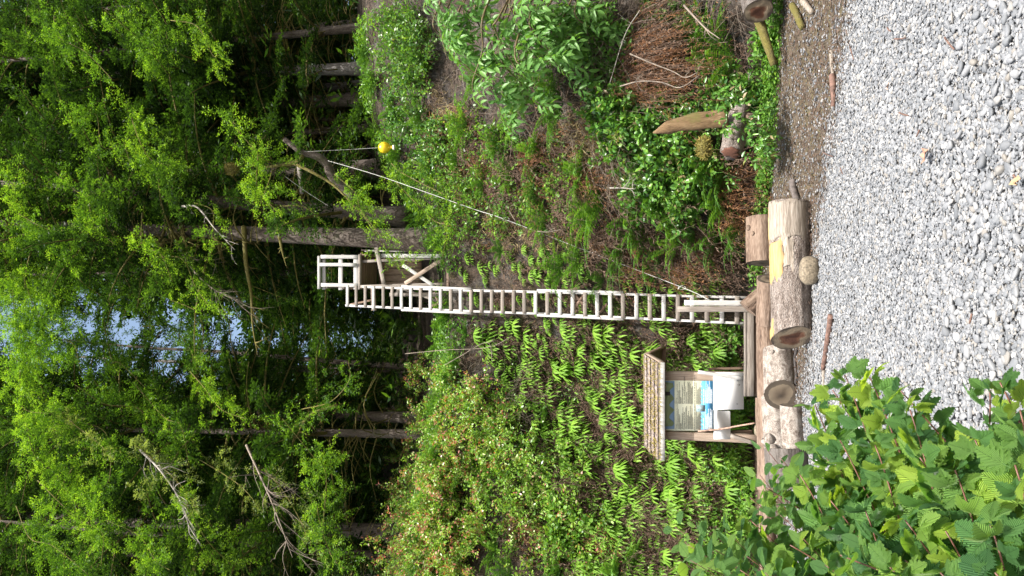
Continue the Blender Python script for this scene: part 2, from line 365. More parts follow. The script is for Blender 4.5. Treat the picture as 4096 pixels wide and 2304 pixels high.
# ------------------------------------------------------------------ leaves in bulk
def kites(P, D, N, L, W, t, mb, fold=0.0):
    """diamond leaves: base P, direction D, normal N, length L, width W"""
    P = np.asarray(P, float); k = len(P); D = nrm(D); Sd = nrm(np.cross(D, N)); Nn = np.cross(Sd, D)
    L = np.broadcast_to(L, (k,))[:, None]; W = np.broadcast_to(W, (k,))[:, None]
    V = np.stack([P, P + D * L * .45 + Sd * W * .5 + Nn * L * fold, P + D * L, P + D * L * .45 - Sd * W * .5 + Nn * L * fold], 1).reshape(-1, 3)
    Fq = np.arange(k * 4).reshape(-1, 4)
    uv = np.tile(np.array([[0, 0], [.45, .5], [1, 0], [.45, -.5]]), (k, 1))
    mb.add(V, Fq, np.repeat(np.broadcast_to(t, (k,)), 4), uv)
def ovals(P, D, N, L, W, t, mb, fold=.12, curl=.15):
    """pointed oval leaves with a crease: 6 faces"""
    P = np.asarray(P, float); k = len(P); D = nrm(D); Sd = nrm(np.cross(D, N)); Nn = np.cross(Sd, D)
    L = np.broadcast_to(L, (k,))[:, None]; W = np.broadcast_to(W, (k,))[:, None]
    def q(a, s): return P + D * L * a + Sd * W * s + Nn * L * (fold * abs(s) * 2 - curl * a * a)
    V = np.stack([q(0, 0), q(.25, .38), q(.6, .42), q(1, 0), q(.6, -.42), q(.25, -.38), q(.28, 0), q(.62, 0)], 1).reshape(-1, 3)
    o = (np.arange(k) * 8)[:, None]
    T3 = np.array([[0, 1, 6], [0, 6, 5], [7, 2, 3], [7, 3, 4]]); Q4 = np.array([[6, 1, 2, 7], [5, 6, 7, 4]])
    uv = np.tile(np.array([[0, 0], [.25, .38], [.6, .42], [1, 0], [.6, -.42], [.25, -.38], [.28, 0], [.62, 0]]), (k, 1))
    mb.add(V, [(o[:, :, None] + T3[None]).reshape(-1, 3), (o[:, :, None] + Q4[None]).reshape(-1, 4)], np.repeat(np.broadcast_to(t, (k,)), 8), uv)
def rv(k, r=rng): return nrm(r.normal(size=(k, 3)))

def sprays(Pb, Db, Lb, mb, r, dens=1.0, leafL=.10, leafW=.034, droop=.35, twig=.55, tb=None, step=.05, sag=.25, dead=0.0):
    """conifer boughs: each bough is a drooping spine with side twigs carrying needle clusters"""
    k = len(Pb); Db = nrm(Db); nt_ = np.maximum(4, (Lb * 13 * dens).astype(int))
    bi = np.repeat(np.arange(k), nt_)
    t = .12 + .88 * r.random(len(bi)) ** .8
    L = Lb[bi]; D = Db[bi]
    pos = Pb[bi] + D * (L * t)[:, None]; pos[:, 2] -= droop * L * t ** 2
    side = nrm(np.cross(D, V3(0, 0, 1))); sg = np.sign(r.random(len(bi)) - .5)[:, None]
    td = nrm(D * (.45 + .6 * t[:, None]) + side * sg * (.9 - .35 * t[:, None]) + V3(0, 0, 1) * (-.10 - .35 * r.random(len(bi)))[:, None] + .18 * r.normal(size=(len(bi), 3)))
    tl = twig * L ** .5 * (1.08 - .65 * t) * (.5 + .8 * r.random(len(bi)))
    nc = np.maximum(2, (tl / step).astype(int)); ci = np.repeat(np.arange(len(bi)), nc)
    first = np.repeat(np.cumsum(nc) - nc, nc); u = (np.arange(len(ci)) - first + r.random(len(ci))) / nc[ci]
    q = pos[ci] + td[ci] * (tl[ci] * u)[:, None]; q[:, 2] -= sag * tl[ci] * u ** 2
    q += .018 * r.normal(size=q.shape)
    s2 = nrm(np.cross(td[ci], V3(0, 0, 1))); sg2 = np.sign(r.random(len(ci)) - .5)[:, None]
    d2 = nrm(td[ci] * .8 + s2 * sg2 * .75 + .35 * r.normal(size=q.shape) + V3(0, 0, .12))
    N = nrm(V3(0, -.25, .9) + .22 * r.normal(size=(len(bi), 3))[ci] + .30 * r.normal(size=q.shape))
    base = (tb if tb is not None else .35 + .3 * r.random(k))
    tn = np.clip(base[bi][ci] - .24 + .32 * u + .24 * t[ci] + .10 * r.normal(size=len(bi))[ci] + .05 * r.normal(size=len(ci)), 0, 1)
    kites(q, d2, N, leafL * (.6 + .8 * r.random(len(ci))), leafW * (.7 + .6 * r.random(len(ci))), tn, mb)
    return pos, td, tl

def crown(seed, H, Rm, nb, z0, dens=2.0, leafL=.12, leafW=.046, step=.055, tw=.40):
    r = np.random.default_rng(seed); h = z0 + (H - z0) * r.random(nb) ** .95; a = r.random(nb) * 2 * math.pi
    f = (H - h) / (H - z0); L = Rm * (.18 + .82 * f ** .7) * (.55 + .6 * r.random(nb))
    D = np.stack([np.cos(a), np.sin(a), .15 + .25 * r.random(nb) - .25 * f], -1); P = np.stack([0 * h, 0 * h, h], -1)
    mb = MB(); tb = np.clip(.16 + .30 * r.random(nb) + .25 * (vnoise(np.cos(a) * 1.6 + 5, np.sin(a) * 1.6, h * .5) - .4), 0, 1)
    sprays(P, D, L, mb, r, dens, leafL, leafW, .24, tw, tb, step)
    co = mb.build('crown', M_conifer, link=False); print('crown faces', mb.n // 4)
    lb = MB()
    for i in range(nb):
        if r.random() < .75:
            s = np.linspace(0, 1, 6)[:, None]; pts = P[i] + nrm(D[i]) * L[i] * s; pts[:, 2] -= .3 * L[i] * s[:, 0] ** 2
            lb.add(*tube(pts, np.linspace(.035 + .006 * L[i], .006, 6), 5, False))
    for i in range(nb // 2):                                  # dead bare limbs below the live crown
        hh = .2 * z0 + r.random() * (z0 + 4); aa = r.random() * 6.28; l = .5 + 1.8 * r.random()
        pts = curve([V3(0, 0, hh), V3(math.cos(aa) * l * .5, math.sin(aa) * l * .5, hh + .1 * l), V3(math.cos(aa + .2) * l, math.sin(aa + .2) * l, hh - .15 * l)], 6)
        lb.add(*tube(pts, np.linspace(.025, .004, len(pts)), 4, False))
    return co, lb.build('limbs', M_mossy, link=False, smooth=True)

CROWNS = [crown(11, 25, 4.6, 165, 3.2), crown(12, 25, 3.9, 165, 2.0), crown(13, 25, 5.2, 150, 5.0)]
CROWNS_FAR = [crown(21, 25, 4.4, 150, .8, 1.0, .32, .14, .17, .5), crown(22, 25, 5.0, 150, .8, 1.0, .32, .14, .17, .5)]
def tree(name, label, base, top, rad, which=None, scale=1.0, rot=0, mat=None, group=None, far=False, flare=1.5, crown_z=0, fol=None, H=None):
    """base, top: two points of the trunk line (trunk runs on to the crown's height)"""
    base = np.asarray(base, float); top = np.asarray(top, float); dv = (top - base) / (top[2] - base[2])
    H = H or 25 * scale; n_ = 14; s = np.linspace(0, 1, n_) ** 1.3
    P = base + dv * (s * H)[:, None] + np.stack([.12 * (vnoise(s * 4 + rot * 7, 0, 0) - .5), .12 * (vnoise(s * 4, rot * 7, 3) - .5), 0 * s], -1) * (s * 5).clip(0, 1)[:, None]
    rr = rad * (1 - .82 * s) * (1 + (flare - 1) * np.exp(-s * H / .6))
    o = thing(name, label, 'tree', base, group)
    V, Fl = tube(P, rr, 14 if not far else 8, True, .10, rot * 3)
    mk('trunk', V, Fl, mat or M_bark_trunk, True, parent=o)
    if which is not None:
        c, l = (CROWNS_FAR if far else CROWNS)[which]
        for src in (c, l):
            k = bpy.data.objects.new(src.name.split('.')[0], src.data); COL.objects.link(k); k.parent = o; k['kind'] = 'stuff'
            k.rotation_euler = (0, 0, rot); k.scale = (scale, scale, scale * 1.0); k.location = (0, 0, crown_z)
            k.rotation_euler = Euler_xyz(dv, rot)
    return o
def Euler_xyz(dv, rot):
    q = Vector((0, 0, 1)).rotation_difference(Vector(tuple(dv)).normalized()); return (q @ Quaternion((0, 0, 1), rot)).to_euler()

def tbase(x, y, Y):  # trunk foot on the terrain under a sight line
    X = at(x, y, Y)[0]; z = np.linspace(3, 30, 600); i = np.argmin(abs(Yf(X, z) - Y)); return V3(X, Y, z[i] - .15)
tree('conifer_tree', 'stout reddish grey trunk at the cliff edge right behind the lookout tower', at(1790, 965, 17.3), at(560, 912, 18.2), .25, 1, .72, .3, flare=1.9, H=18, crown_z=4.6)
tree('conifer_tree', 'brown conifer trunk leaning against the stouter trunk behind the tower, a board nailed to it', at(1640, 870, 18.3), at(800, 800, 19), .20, 1, .85, 1.3)
tree('conifer_tree', 'smooth grey trunk, rightmost of the trees above the elderberry bush', tbase(1640, 262, 21), at(300, 303, 22.5), .165, 0, .95, 2.0, mat=M_bark_pale)
tree('conifer_tree', 'pale lichened trunk standing just left of the smooth grey trunk', tbase(1480, 340, 24), at(300, 420, 25), .15, 1, 1, 4.0, mat=M_bark_pale)
tree('conifer_tree', 'thicker dark grey trunk between the pale trunk and the yellow float', tbase(1560, 392, 22), at(500, 440, 23), .20, 2, .95, 5.2)
tree('conifer_tree', 'thin dark trunk with bare side twigs right of the yellow float', tbase(1540, 482, 23), at(800, 470, 24), .07, 0, .8, 2.6)
tree('conifer_tree', 'dark trunk directly behind the hanging yellow float', tbase(1500, 598, 24), at(600, 620, 25), .11, 1, .9, .9)
tree('conifer_tree', 'broad dark trunk left of the yellow float, half hidden by lime branches', tbase(1560, 672, 20.5), at(700, 690, 21.5), .24, 2, .9, 3.3)
tree('dead_tree', 'slender pale dead trunk against the patch of blue sky', tbase(1200, 1500, 26), at(297, 1425, 27), .10, None, 1, 1, mat=M_bark_pale, H=21)
tree('conifer_tree', 'thin dark leaning trunk crossing the lower patch of sky', tbase(1300, 1462, 23), at(742, 1399, 22.6), .10, None, 1, 2, H=13)
tree('conifer_tree', 'dark trunk with mossy crooked limbs left of the sky gap', tbase(1350, 1660, 21), at(900, 1650, 21.5), .15, 2, .9, 2.2)
tree('conifer_tree', 'brown lichened trunk above the huckleberry thicket', tbase(1350, 1722, 19.5), at(450, 1716, 20.5), .12, 0, .8, 5.0)
tree('conifer_tree', 'shaded thick trunk near the left end of the cliff top', tbase(1250, 2105, 20.5), at(900, 2100, 21), .22, 1, .9, 3.9)
# the wood behind: single trees at growing distance
FAR = [(-9.5, 24, .95), (-7.6, 20.5, .75), (-6.2, 27, 1.05), (-10.5, 31, 1.1), (-3.9, 33, .36), (-6.6, 36, .8), (.6, 26, .85), (2.6, 29, 1.0), (4.2, 26.5, .9), (6.5, 25, 1), (8.6, 23.5, 1),
       (5.6, 33, 1.15), (9.5, 31, 1.1), (-13.5, 30, 1.1), (-13, 40, 1.2), (-8.5, 44, 1.0), (-4.2, 46, .44), (.5, 38, .9), (3.5, 42, 1.15), (8, 44, 1.2), (13, 38, 1.2), (12, 29, 1.1), (-17, 37, 1.2),
       (1.5, 52, .9), (-2.0, 55, .5), (6, 54, 1.2), (-12, 54, 1), (-6.5, 56, .5), (13, 54, 1.2), (17, 46, 1.2), (-19, 50, 1.1), (-1.8, 40, .32), (-15, 62, 1.1), (-11, 64, 1.0), (-8, 60, .6), (1.5, 62, 1.0), (4.5, 64, 1.1), (9, 62, 1.2), (15, 64, 1.2), (20, 60, 1.2), (-22, 62, 1.2), (-9.8, 37, .9), (2.2, 35, .95), (7.2, 38, 1.1), (10.8, 26, 1.0), (-5.0, 24, .42), (-3.0, 26, .40), (-8.6, 26, .9), (5.0, 22.5, .7), (7.6, 21, .75), (-12, 25, 1.0)]
KIND = ['dense dark evergreen', 'loose mid green evergreen', 'tall drooping evergreen']
for i, (X, Y, s) in enumerate(FAR):
    z = np.linspace(3, 30, 900); zz = z[np.argmin(abs(Yf(X, z) - Y))]; far = Y > 28
    side = 'far left' if X < -7 else 'left of centre' if X < -1 else 'behind the tower' if X < 3 else 'far right' if X > 8 else 'right of centre'
    tree('evergreen_tree', '%s in the shaded wood, %s, in the %s' % (KIND[i % 3], side, 'back rows' if Y > 40 else 'middle rows' if far else 'front rows'), (X, Y, zz - .3), (X + .2 * math.sin(i), Y, zz + 10), .16 * s, i % (2 if far else 3), s, i * 1.7, group='evergreens of the wood behind the cliff', far=far)
# under-storey of the wood: one far-off mass of small saplings and shade brush
mb = MB(); k = 2100; Xs = rng.uniform(-16, 16, k); Ys = rng.uniform(19.5, 45, k); zg = ZT(Xs) + (Ys - Y0(Xs) - RUN(Xs)) / 2.3
a = rng.random(k) * 6.28; sprays(np.stack([Xs, Ys, zg + rng.random(k) ** 1.5 * 3.5], -1), np.stack([np.cos(a), np.sin(a), .2 + .5 * rng.random(k)], -1), .8 + 1.2 * rng.random(k), mb, rng, .35, .30, .10, .3, .6, .3 + .3 * rng.random(k), .17)
tag(mb.build('understorey', M_conifer), 'shaded evergreen saplings and brush filling the floor of the wood', 'undergrowth', kind='stuff')

# ------------------------------------------------------------------ lime boughs in front of the trunks
def bough(name, label, pts, Y, wid, n_s, mat=M_lime, tw=.38, tb=.6, seed=0, limb_r=.013, fine=1.0, hang=-.1):
    """a foliage bough: spine through photo points, sprays fanning from it"""
    r = np.random.default_rng(seed + 50); Ys = np.linspace(Y[0], Y[1], len(pts)); C = curve([at(p[0], p[1], yy) for p, yy in zip(pts, Ys)], 24)
    root = thing(name, label, 'branch', C[0], 'lime green boughs hanging over the cliff edge')
    mk('limb', *tube(C, np.linspace(limb_r, .006, len(C)), 6, True), M_mossy, True, parent=root)
    t = r.random(n_s); i = (t * (len(C) - 1.01)).astype(int); lump = r.normal(size=(7, 3)) * .30 * wid; t2_ = r.random((n_s, 1)); P = C[i] + (C[i + 1] - C[i]) * r.random(n_s)[:, None] + lump[(t * 6.99).astype(int)] * t2_ + .07 * r.normal(size=(n_s, 3))
    T = nrm(C[np.minimum(i + 1, len(C) - 1)] - C[i]); sd = nrm(np.cross(T, V3(0, 0, 1))); up = np.cross(sd, T)
    D = T * .35 + sd * r.normal(size=(n_s, 1)) * .7 + V3(.25, -.2, .35) * np.sin(seed * 2.1) + V3(0, 0, 1) * (hang + .75 * r.normal(size=(n_s, 1))) + up * .2
    mb = MB(); L = wid * (.30 + .55 * r.random(n_s)) * (1.05 - .40 * t)
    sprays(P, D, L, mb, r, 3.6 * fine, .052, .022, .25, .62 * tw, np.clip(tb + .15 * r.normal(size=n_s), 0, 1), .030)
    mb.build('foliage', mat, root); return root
B = [ # label, spine, depths, width, sprays
 ('bright lime bough reaching up and right past the crooked snag', [(1040, 790), (1060, 700), (1050, 600), (960, 520), (930, 480)], (16.8, 15.8), .85, 34),
 ('bright lime bough hanging down beside the two big trunks', [(1030, 640), (1060, 740), (1080, 830), (1120, 900)], (16.2, 15.6), .75, 30),
 ('lime bough hanging left of the crooked snag', [(1340, 700), (1390, 760), (1450, 860), (1560, 930)], (16.6, 15.4), .70, 34),
 ('lime bough drooping in front of the tower braces', [(1420, 800), (1490, 900), (1560, 990), (1620, 1080)], (16.6, 15.6), .55, 28),
 ('drooping yellow green bough at the cliff lip above the tower foot', [(1590, 760), (1700, 850), (1790, 930), (1800, 1010)], (16.2, 15.2), .62, 34),
 ('loose green bough between float and rope', [(1560, 640), (1640, 700), (1740, 760), (1830, 800)], (16.6, 15.4), .6, 30),
 ('light green bough around the bare grey twig high on the trunk', [(780, 800), (820, 860), (850, 920), (900, 990)], (16.8, 16), .55, 22),
 ('lime bough at mid height, left of the stout trunk', [(560, 880), (600, 960), (640, 1040), (660, 1100)], (16.8, 15.9), .6, 28),
 ('yellow green bough above the long mossy limb', [(640, 1000), (700, 1060), (780, 1130), (860, 1230)], (17, 16), .75, 36),
 ('upper lime bough in the middle of the photo', [(260, 950), (300, 1040), (330, 1120), (380, 1200)], (17.4, 16.4), .8, 36),
 ('lime bough high beside the pale trunk top', [(230, 700), (300, 760), (380, 800), (460, 860)], (17.5, 16.4), .8, 34),
 ('broad lime bough high on the right', [(520, 420), (560, 520), (600, 600), (660, 690)], (17.4, 16), .95, 44),
 ('lime bough above the broad right bough', [(430, 60), (520, 130), (600, 220), (700, 290)], (17.6, 16), 1.0, 46),
 ('green bough on the far right top', [(200, 60), (260, 140), (350, 220), (420, 300)], (18, 16.4), 1.0, 40),
 ('bright bough right below the top right corner', [(700, 60), (760, 130), (840, 190), (900, 250)], (18, 16.5), .9, 36),
 ('mid green bough above the crooked snag', [(480, 600), (560, 640), (640, 690), (700, 740)], (17.6, 16.4), .85, 34),
 ('lime bough crossing the sky gap', [(700, 1180), (760, 1260), (800, 1330), (830, 1420)], (18, 17), .7, 30),
 ('lime bough below the sky gap', [(740, 1480), (840, 1560), (900, 1620), (960, 1700)], (18, 16.8), .85, 44),
 ('long lime bough drooping over the huckleberry thicket', [(1150, 1700), (1230, 1800), (1290, 1930), (1320, 2080)], (16.4, 15.2), .85, 60),
 ('lime bough at the left border above the thicket', [(1250, 2000), (1300, 2100), (1340, 2200), (1350, 2290)], (15.8, 14.8), .8, 46),
 ('yellow green bough right of the huckleberry thicket top', [(1230, 1650), (1300, 1600), (1380, 1520), (1420, 1450)], (17, 16.2), .65, 34),
 ('bright bough in the top left, upper row', [(80, 1700), (160, 1800), (220, 1900), (300, 2020)], (17.5, 16), 1.1, 60),
 ('bright bough in the top left, lower row', [(300, 1650), (400, 1760), (420, 1880), (400, 2000)], (17.5, 16), 1.05, 56),
 ('lime bough near the top left corner', [(40, 2050), (140, 2130), (230, 2200), (330, 2290)], (17, 15.5), 1.0, 54),
 ('lime bough along the top border, centre', [(40, 700), (90, 800), (120, 900), (200, 1000)], (18, 16.8), 1.0, 44),
 ('lime bough along the top border, left of centre', [(60, 1000), (110, 1120), (180, 1230), (260, 1310)], (18, 16.8), 1.0, 46),
 ('green bough in front of the sky, lower left', [(560, 1560), (640, 1640), (700, 1730), (780, 1840)], (18, 16.6), .9, 44),
 ('lime bough left of the bare pale twigs', [(700, 1980), (780, 2060), (850, 2150), (900, 2260)], (17.5, 16), .85, 44),
 ('lime bough beside the left border, middle height', [(450, 2080), (540, 2150), (600, 2230), (700, 2300)], (17, 15.6), .9, 44),
]
B += [('shaded bough hanging in the sky gap', [(380, 1380), (440, 1430), (500, 1480), (560, 1520)], (19, 18), .8, 30), ('thin shaded bough at the right edge of the sky gap', [(420, 1160), (500, 1200), (560, 1260)], (19, 18), .7, 26), ('lime bough crossing the stout trunk high up', [(330, 830), (380, 880), (420, 930), (440, 980)], (17.2, 16.4), .8, 34), ('green bough crossing the stout trunk near the top border', [(100, 860), (170, 900), (240, 950), (300, 980)], (17.2, 16.5), .9, 36), ('green bough in the upper right, between the two lime ones', [(330, 420), (400, 500), (440, 560), (520, 600)], (17.6, 16.8), .9, 36),
 ('lime bough near the left end of the wood', [(180, 1950), (300, 2050), (380, 2150), (420, 2250)], (17, 15.8), .9, 40), ('shaded bough filling the top above the sky gap, upper', [(0, 1250), (60, 1300), (110, 1360), (150, 1430)], (18.5, 17.5), 1.3, 60), ('shaded bough filling the top above the sky gap, lower', [(230, 1200), (280, 1290), (330, 1370), (380, 1400)], (19, 18), .9, 36), ('shaded bough left of the stout trunk at the top border', [(0, 1060), (80, 1130), (200, 1180), (330, 1230)], (19, 18), 1.2, 50), ('green bough between the two sky patches', [(600, 1280), (680, 1330), (740, 1400), (760, 1480)], (19, 18), .8, 34),
 ('shaded green bough high over the sky gap, first', [(20, 1160), (60, 1250), (120, 1330), (180, 1420)], (17.5, 17), 1.2, 50),
 ('shaded green bough high over the sky gap, second', [(150, 1250), (190, 1340), (260, 1400), (330, 1450)], (18, 17), 1.0, 40), ('shaded green bough along the top border, left of the sky gap', [(30, 1400), (80, 1500), (120, 1600), (200, 1680)], (17.5, 16.5), 1.2, 54),
 ('green bough between the sky gap and the upper left boughs', [(330, 1560), (420, 1600), (520, 1640), (600, 1700)], (18, 17), .9, 34), ('darker green bough above the tower', [(780, 1060), (900, 1100), (1040, 1160), (1150, 1180)], (18.5, 18), .9, 30), ('small bough right of the tower railing', [(1150, 800), (1230, 860), (1300, 900)], (16.6, 16.2), .4, 12)]
for i, (lab, pts, Y, wd, ns) in enumerate(B):
    ns = int(ns * (1.6 if i > 8 else 2.0)); pts = [(p[0] + 30 * math.sin(i * 3.1 + 1.7 * q), p[1] + 30 * math.cos(i * 2.3 + 2.9 * q)) for q, p in enumerate(pts)]; pts = pts if i < 9 or i % 3 else pts[::-1]
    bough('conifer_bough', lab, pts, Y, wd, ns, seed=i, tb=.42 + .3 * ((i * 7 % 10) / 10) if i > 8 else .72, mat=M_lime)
# grey dry boughs with pale bare twigs
def twigs(name, label, pts, Y, n_t, L, mat, r0=.02, seed=0, cat='branch', spread=.9, grp=None, child='twig', dirv=None):
    r = np.random.default_rng(seed + 90); Ys = np.linspace(Y[0], Y[1], len(pts)); C = curve([at(p[0], p[1], yy) for p, yy in zip(pts, Ys)], 20)
    root = thing(name, label, cat, C[0], grp); mk('limb', *tube(C, np.linspace(r0, .005, len(C)), 6, True, .15, seed), mat, True, parent=root)
    for k in range(n_t):
        i = r.integers(2, len(C) - 1); T = nrm(C[i] - C[i - 1]); d = nrm(T * .8 + spread * r.normal(size=3) * V3(1, .6, 1) + (dirv if dirv is not None else 0)); l = L * (.4 + .8 * r.random())
        q = curve([C[i], C[i] + d * l * .5 + .06 * l * r.normal(size=3), C[i] + d * l + .12 * l * r.normal(size=3) - V3(0, 0, .12 * l)], 8)
        mb = MB(); mb.add(*tube(q, np.linspace(r0 * .4, .002, len(q)), 4, False))
        for s in range(3):
            j = r.integers(2, len(q) - 1); e = nrm(d + .8 * r.normal(size=3)) * l * .35; mb.add(*tube(curve([q[j], q[j] + e * .5, q[j] + e - V3(0, 0, .04)], 4), [.003, .0028, .002, .002, .0015][:len(curve([q[j], q[j] + e * .5, q[j] + e], 4))], 3, False))
        mb.build(child, mat, root)
    return root
twigs('dry_bough', 'dry pale twiggy bough drooping in the upper left', [(560, 1800), (640, 1880), (720, 2000), (760, 2120)], (16.5, 15.5), 26, .8, M_twigp, .03, 1)
twigs('dry_bough', 'long reddish bare bough sweeping down above the thicket', [(985, 1780), (1040, 1900), (1100, 2040), (1170, 2230)], (16.5, 15.2), 26, .9, M_twig, .032, 2, dirv=V3(-.4, 0, -.2))
twigs('bare_branch', 'pale forked bare branch sticking out high beside the stout trunk', [(730, 825), (790, 830), (860, 915), (940, 1000)], (16.7, 16), 8, .45, M_twigp, .032, 3)
twigs('dry_bough', 'fine grey twigs fanning out above the long mossy limb', [(720, 1000), (780, 1090), (860, 1160), (960, 1210)], (17.2, 16.6), 22, .8, M_twig, .028, 4, dirv=V3(0, 0, -.5))
twigs('mossy_limb', 'long horizontal mossy limb growing left from the stout trunk', [(975, 905), (985, 1060), (1005, 1180), (1010, 1300), (1030, 1420)], (17.6, 16.8), 10, .4, M_mossy, .065, 5, dirv=V3(0, 0, -.8))
twigs('mossy_limb', 'short bent mossy limb below the long one on the stout trunk', [(1105, 900), (1120, 960), (1130, 1010), (1145, 1065)], (17.5, 17), 3, .2, M_mossy, .055, 6)
twigs('mossy_limb', 'mossy limb with hanging moss high left of the stout trunk', [(720, 880), (735, 950), (750, 1010), (740, 1060)], (17.6, 17), 6, .4, M_mossy, .065, 7, dirv=V3(0, 0, -.6))
twigs('mossy_limb', 'forked yellowish limb left of the wood, above the thicket', [(1350, 1620), (1240, 1660), (1190, 1740), (1160, 1800)], (18, 17), 8, .5, M_mossy, .05, 8)

for i, (lab, pts, Y, wd, ns) in enumerate((('grey green twiggy bough in the upper left', [(540, 1780), (640, 1860), (740, 1960), (800, 2060)], (16.8, 15.7), .85, 46), ('grey green bough trailing down above the thicket', [(1060, 1880), (1130, 1960), (1200, 2080), (1250, 2200)], (16.4, 15.3), .7, 44), ('soft grey green bough near the top left border', [(240, 1640), (300, 1700), (380, 1760), (420, 1800)], (17, 16), .8, 30),
    ('olive bough below the dry pale twigs', [(800, 1840), (900, 1900), (980, 1960), (1050, 2050)], (17, 16), .7, 34))):
    bough('conifer_bough', lab, pts, Y, wd, ns, seed=70 + i, tb=.55, mat=M_greyfol)
# ------------------------------------------------------------------ crooked snag, board, rope and yellow float
sn = thing('crooked_snag', 'crooked mossy snag with a sawn tip, holding the rope over the cliff', 'dead branch', at(1400, 760, 16.9))
mk('stem', *tube(curve([at(1420, 790, 17.0), at(1330, 705, 16.8), at(1305, 655, 16.7), at(1262, 622, 16.6), at(1214, 612, 16.5), at(1180, 590, 16.45), at(1137, 557, 16.4)], 30), np.linspace(.12, .055, 31), 12, True, .2, 4), M_bark_trunk, True, parent=sn)
mk('fork', *tube(curve([at(1215, 615, 16.5), at(1180, 650, 16.6), at(1120, 662, 16.7), at(1060, 668, 16.8)], 12), np.linspace(.07, .03, 13), 8, True, .15, 6), M_mossy, True, parent=sn)
mk('fork', *tube(curve([at(1180, 655, 16.6), at(1250, 690, 16.5), at(1340, 745, 16.5), at(1440, 850, 16.4)], 14), np.linspace(.045, .02, 15), 8, True, .15, 9), M_mossy, True, parent=sn)
board('board', at(1194, 655, 17.6), at(1208, 775, 17.9), .10, .04, M_grey).name = 'nailed_board'
tag(bpy.data.objects['nailed_board'], 'grey board nailed sideways between the dark trunk and the leaning trunk', 'board')
def moss_lump(label, c, rad, seed):
    r = np.random.default_rng(seed); mb = MB(); k = 1500; d = rv(k, r); P = c + d * rad * (.5 + .45 * r.random((k, 1)))
    kites(P, nrm(d + .6 * r.normal(size=(k, 3)) - V3(0, 0, .4)), rv(k, r), .025 + .03 * r.random(k), .010, r.random(k), mb)
    o = thing('moss_clump', label, 'moss', c); V, Fl = tube([c - V3(0, 0, rad[2] * .8), c - V3(0, 0, rad[2] * .3), c + V3(0, 0, rad[2] * .3), c + V3(0, 0, rad[2] * .8)], [rad[0] * .35, rad[0] * .75, rad[0] * .75, rad[0] * .3], 12, True, .25)
    mk('core', V, Fl, M_mossy, True, parent=o); mb.build('strands', M_moss, o)
moss_lump('furry olive moss ball on the end of a broken limb above the snag', at(925, 675, 16.6), V3(.16, .16, .20), 3)
m, n, b = newmat('yellow_float_plastic'); t = noise_tex(n, 9, 5); n.links.new(ramp(n, t, [(.3, (.62, .42, .01)), (.7, (.85, .62, .02))]), b.inputs[0]); b.inputs['Roughness'].default_value = .35; M_yellow = m
M_whitep = plain('white_plastic', (.75, .74, .70), .5, .05, 30, bmp=0)
M_rope = plain('pale_rope', (.42, .42, .41), .8, .2, 60, bmp=.5)
bc = at(1538, 590, 16.3); s_ = 16.3 / F
fl = thing('yellow_float', 'bright yellow fishing float hanging upside down on a thin line', 'float', bc)
zz = np.linspace(-1, 1, 18); prof = np.sqrt(np.maximum(1 - zz ** 2, .0005)) * .128 * (1 + .06 * zz)
mk('ball', *tube(np.stack([bc[0] + 0 * zz, bc[1] + 0 * zz, bc[2] + zz * .142], -1), prof, 24), M_yellow, True, parent=fl)
z2 = np.array([-.13, -.15, -.175, -.195, -.205]); mk('neck', *tube(np.stack([bc[0] + 0 * z2, bc[1] + 0 * z2, bc[2] + z2], -1), [.03, .037, .037, .03, .02], 14), M_yellow, True, parent=fl)
z2 = np.array([-.20, -.205, -.24, -.25]); mk('cap', *tube(np.stack([bc[0] + 0 * z2 - .005, bc[1] + 0 * z2, bc[2] + z2], -1), [.03, .055, .055, .03], 14), M_whitep, True, parent=fl)
def rope(label, pts, r, loops=()):
    o = thing('rope', label, 'rope', pts[0]); C = curve(pts, 40); mk('line', *tube(C, r, 6), M_rope, True, parent=o)
    for p in loops:
        a = np.linspace(0, 2 * math.pi, 12); L = p + np.stack([.035 * np.sin(a), 0 * a, -.07 * (1 - np.cos(a)) * .5 * 1.6], -1) + V3(.0, -.02, 0)
        mk('loop', *tube(L, r * .8, 5), M_rope, True, parent=o); mk('knot', *tube(curve([p - V3(.02, .02, -.01), p - V3(0, .03, 0), p + V3(.02, -.02, -.01)], 6), r * 2, 8), M_rope, True, parent=o)
    return o
rope('thin line holding the yellow float below the snag', [at(1210, 607, 16.45), at(1360, 600, 16.35), bc + V3(0, 0, .14)], .0035)
rope('long pale rope slanting from the snag down to the foot of the ladder', [at(1312, 643, 16.5), at(1500, 698, 16.0), at(1710, 771, 15.5), at(1900, 838, 15.2), at(2016, 876, 14.9), at(2340, 1001, 14.4), at(2730, 1150, 13.7), at(2838, 1200, 13.45)], .0062, [at(2016, 877, 14.9), at(2340, 1002, 14.4), at(2371, 1013, 14.35), at(2716, 1151, 13.7)])
rope('short rope slanting beside the nailed board', [at(1142, 707, 16.6), at(1230, 770, 16.9), at(1312, 823, 17)], .006)
# ------------------------------------------------------------------ tower on the cliff edge
YT = 16.6
tw_ = thing('lookout_tower', 'weathered wooden platform with railing and crossed braces beside the ladder top, on the cliff edge', 'tower', at(1795, 1085, YT))
def pb(x0, y0, x1, y1, Y, wpx, m, name, parent, th=.035, Y1=None):
    return board(name, at(x0, y0, Y), at(x1, y1, Y1 or Y), wpx * Y / F * 1.03, th, m, parent)
YB = YT + .95
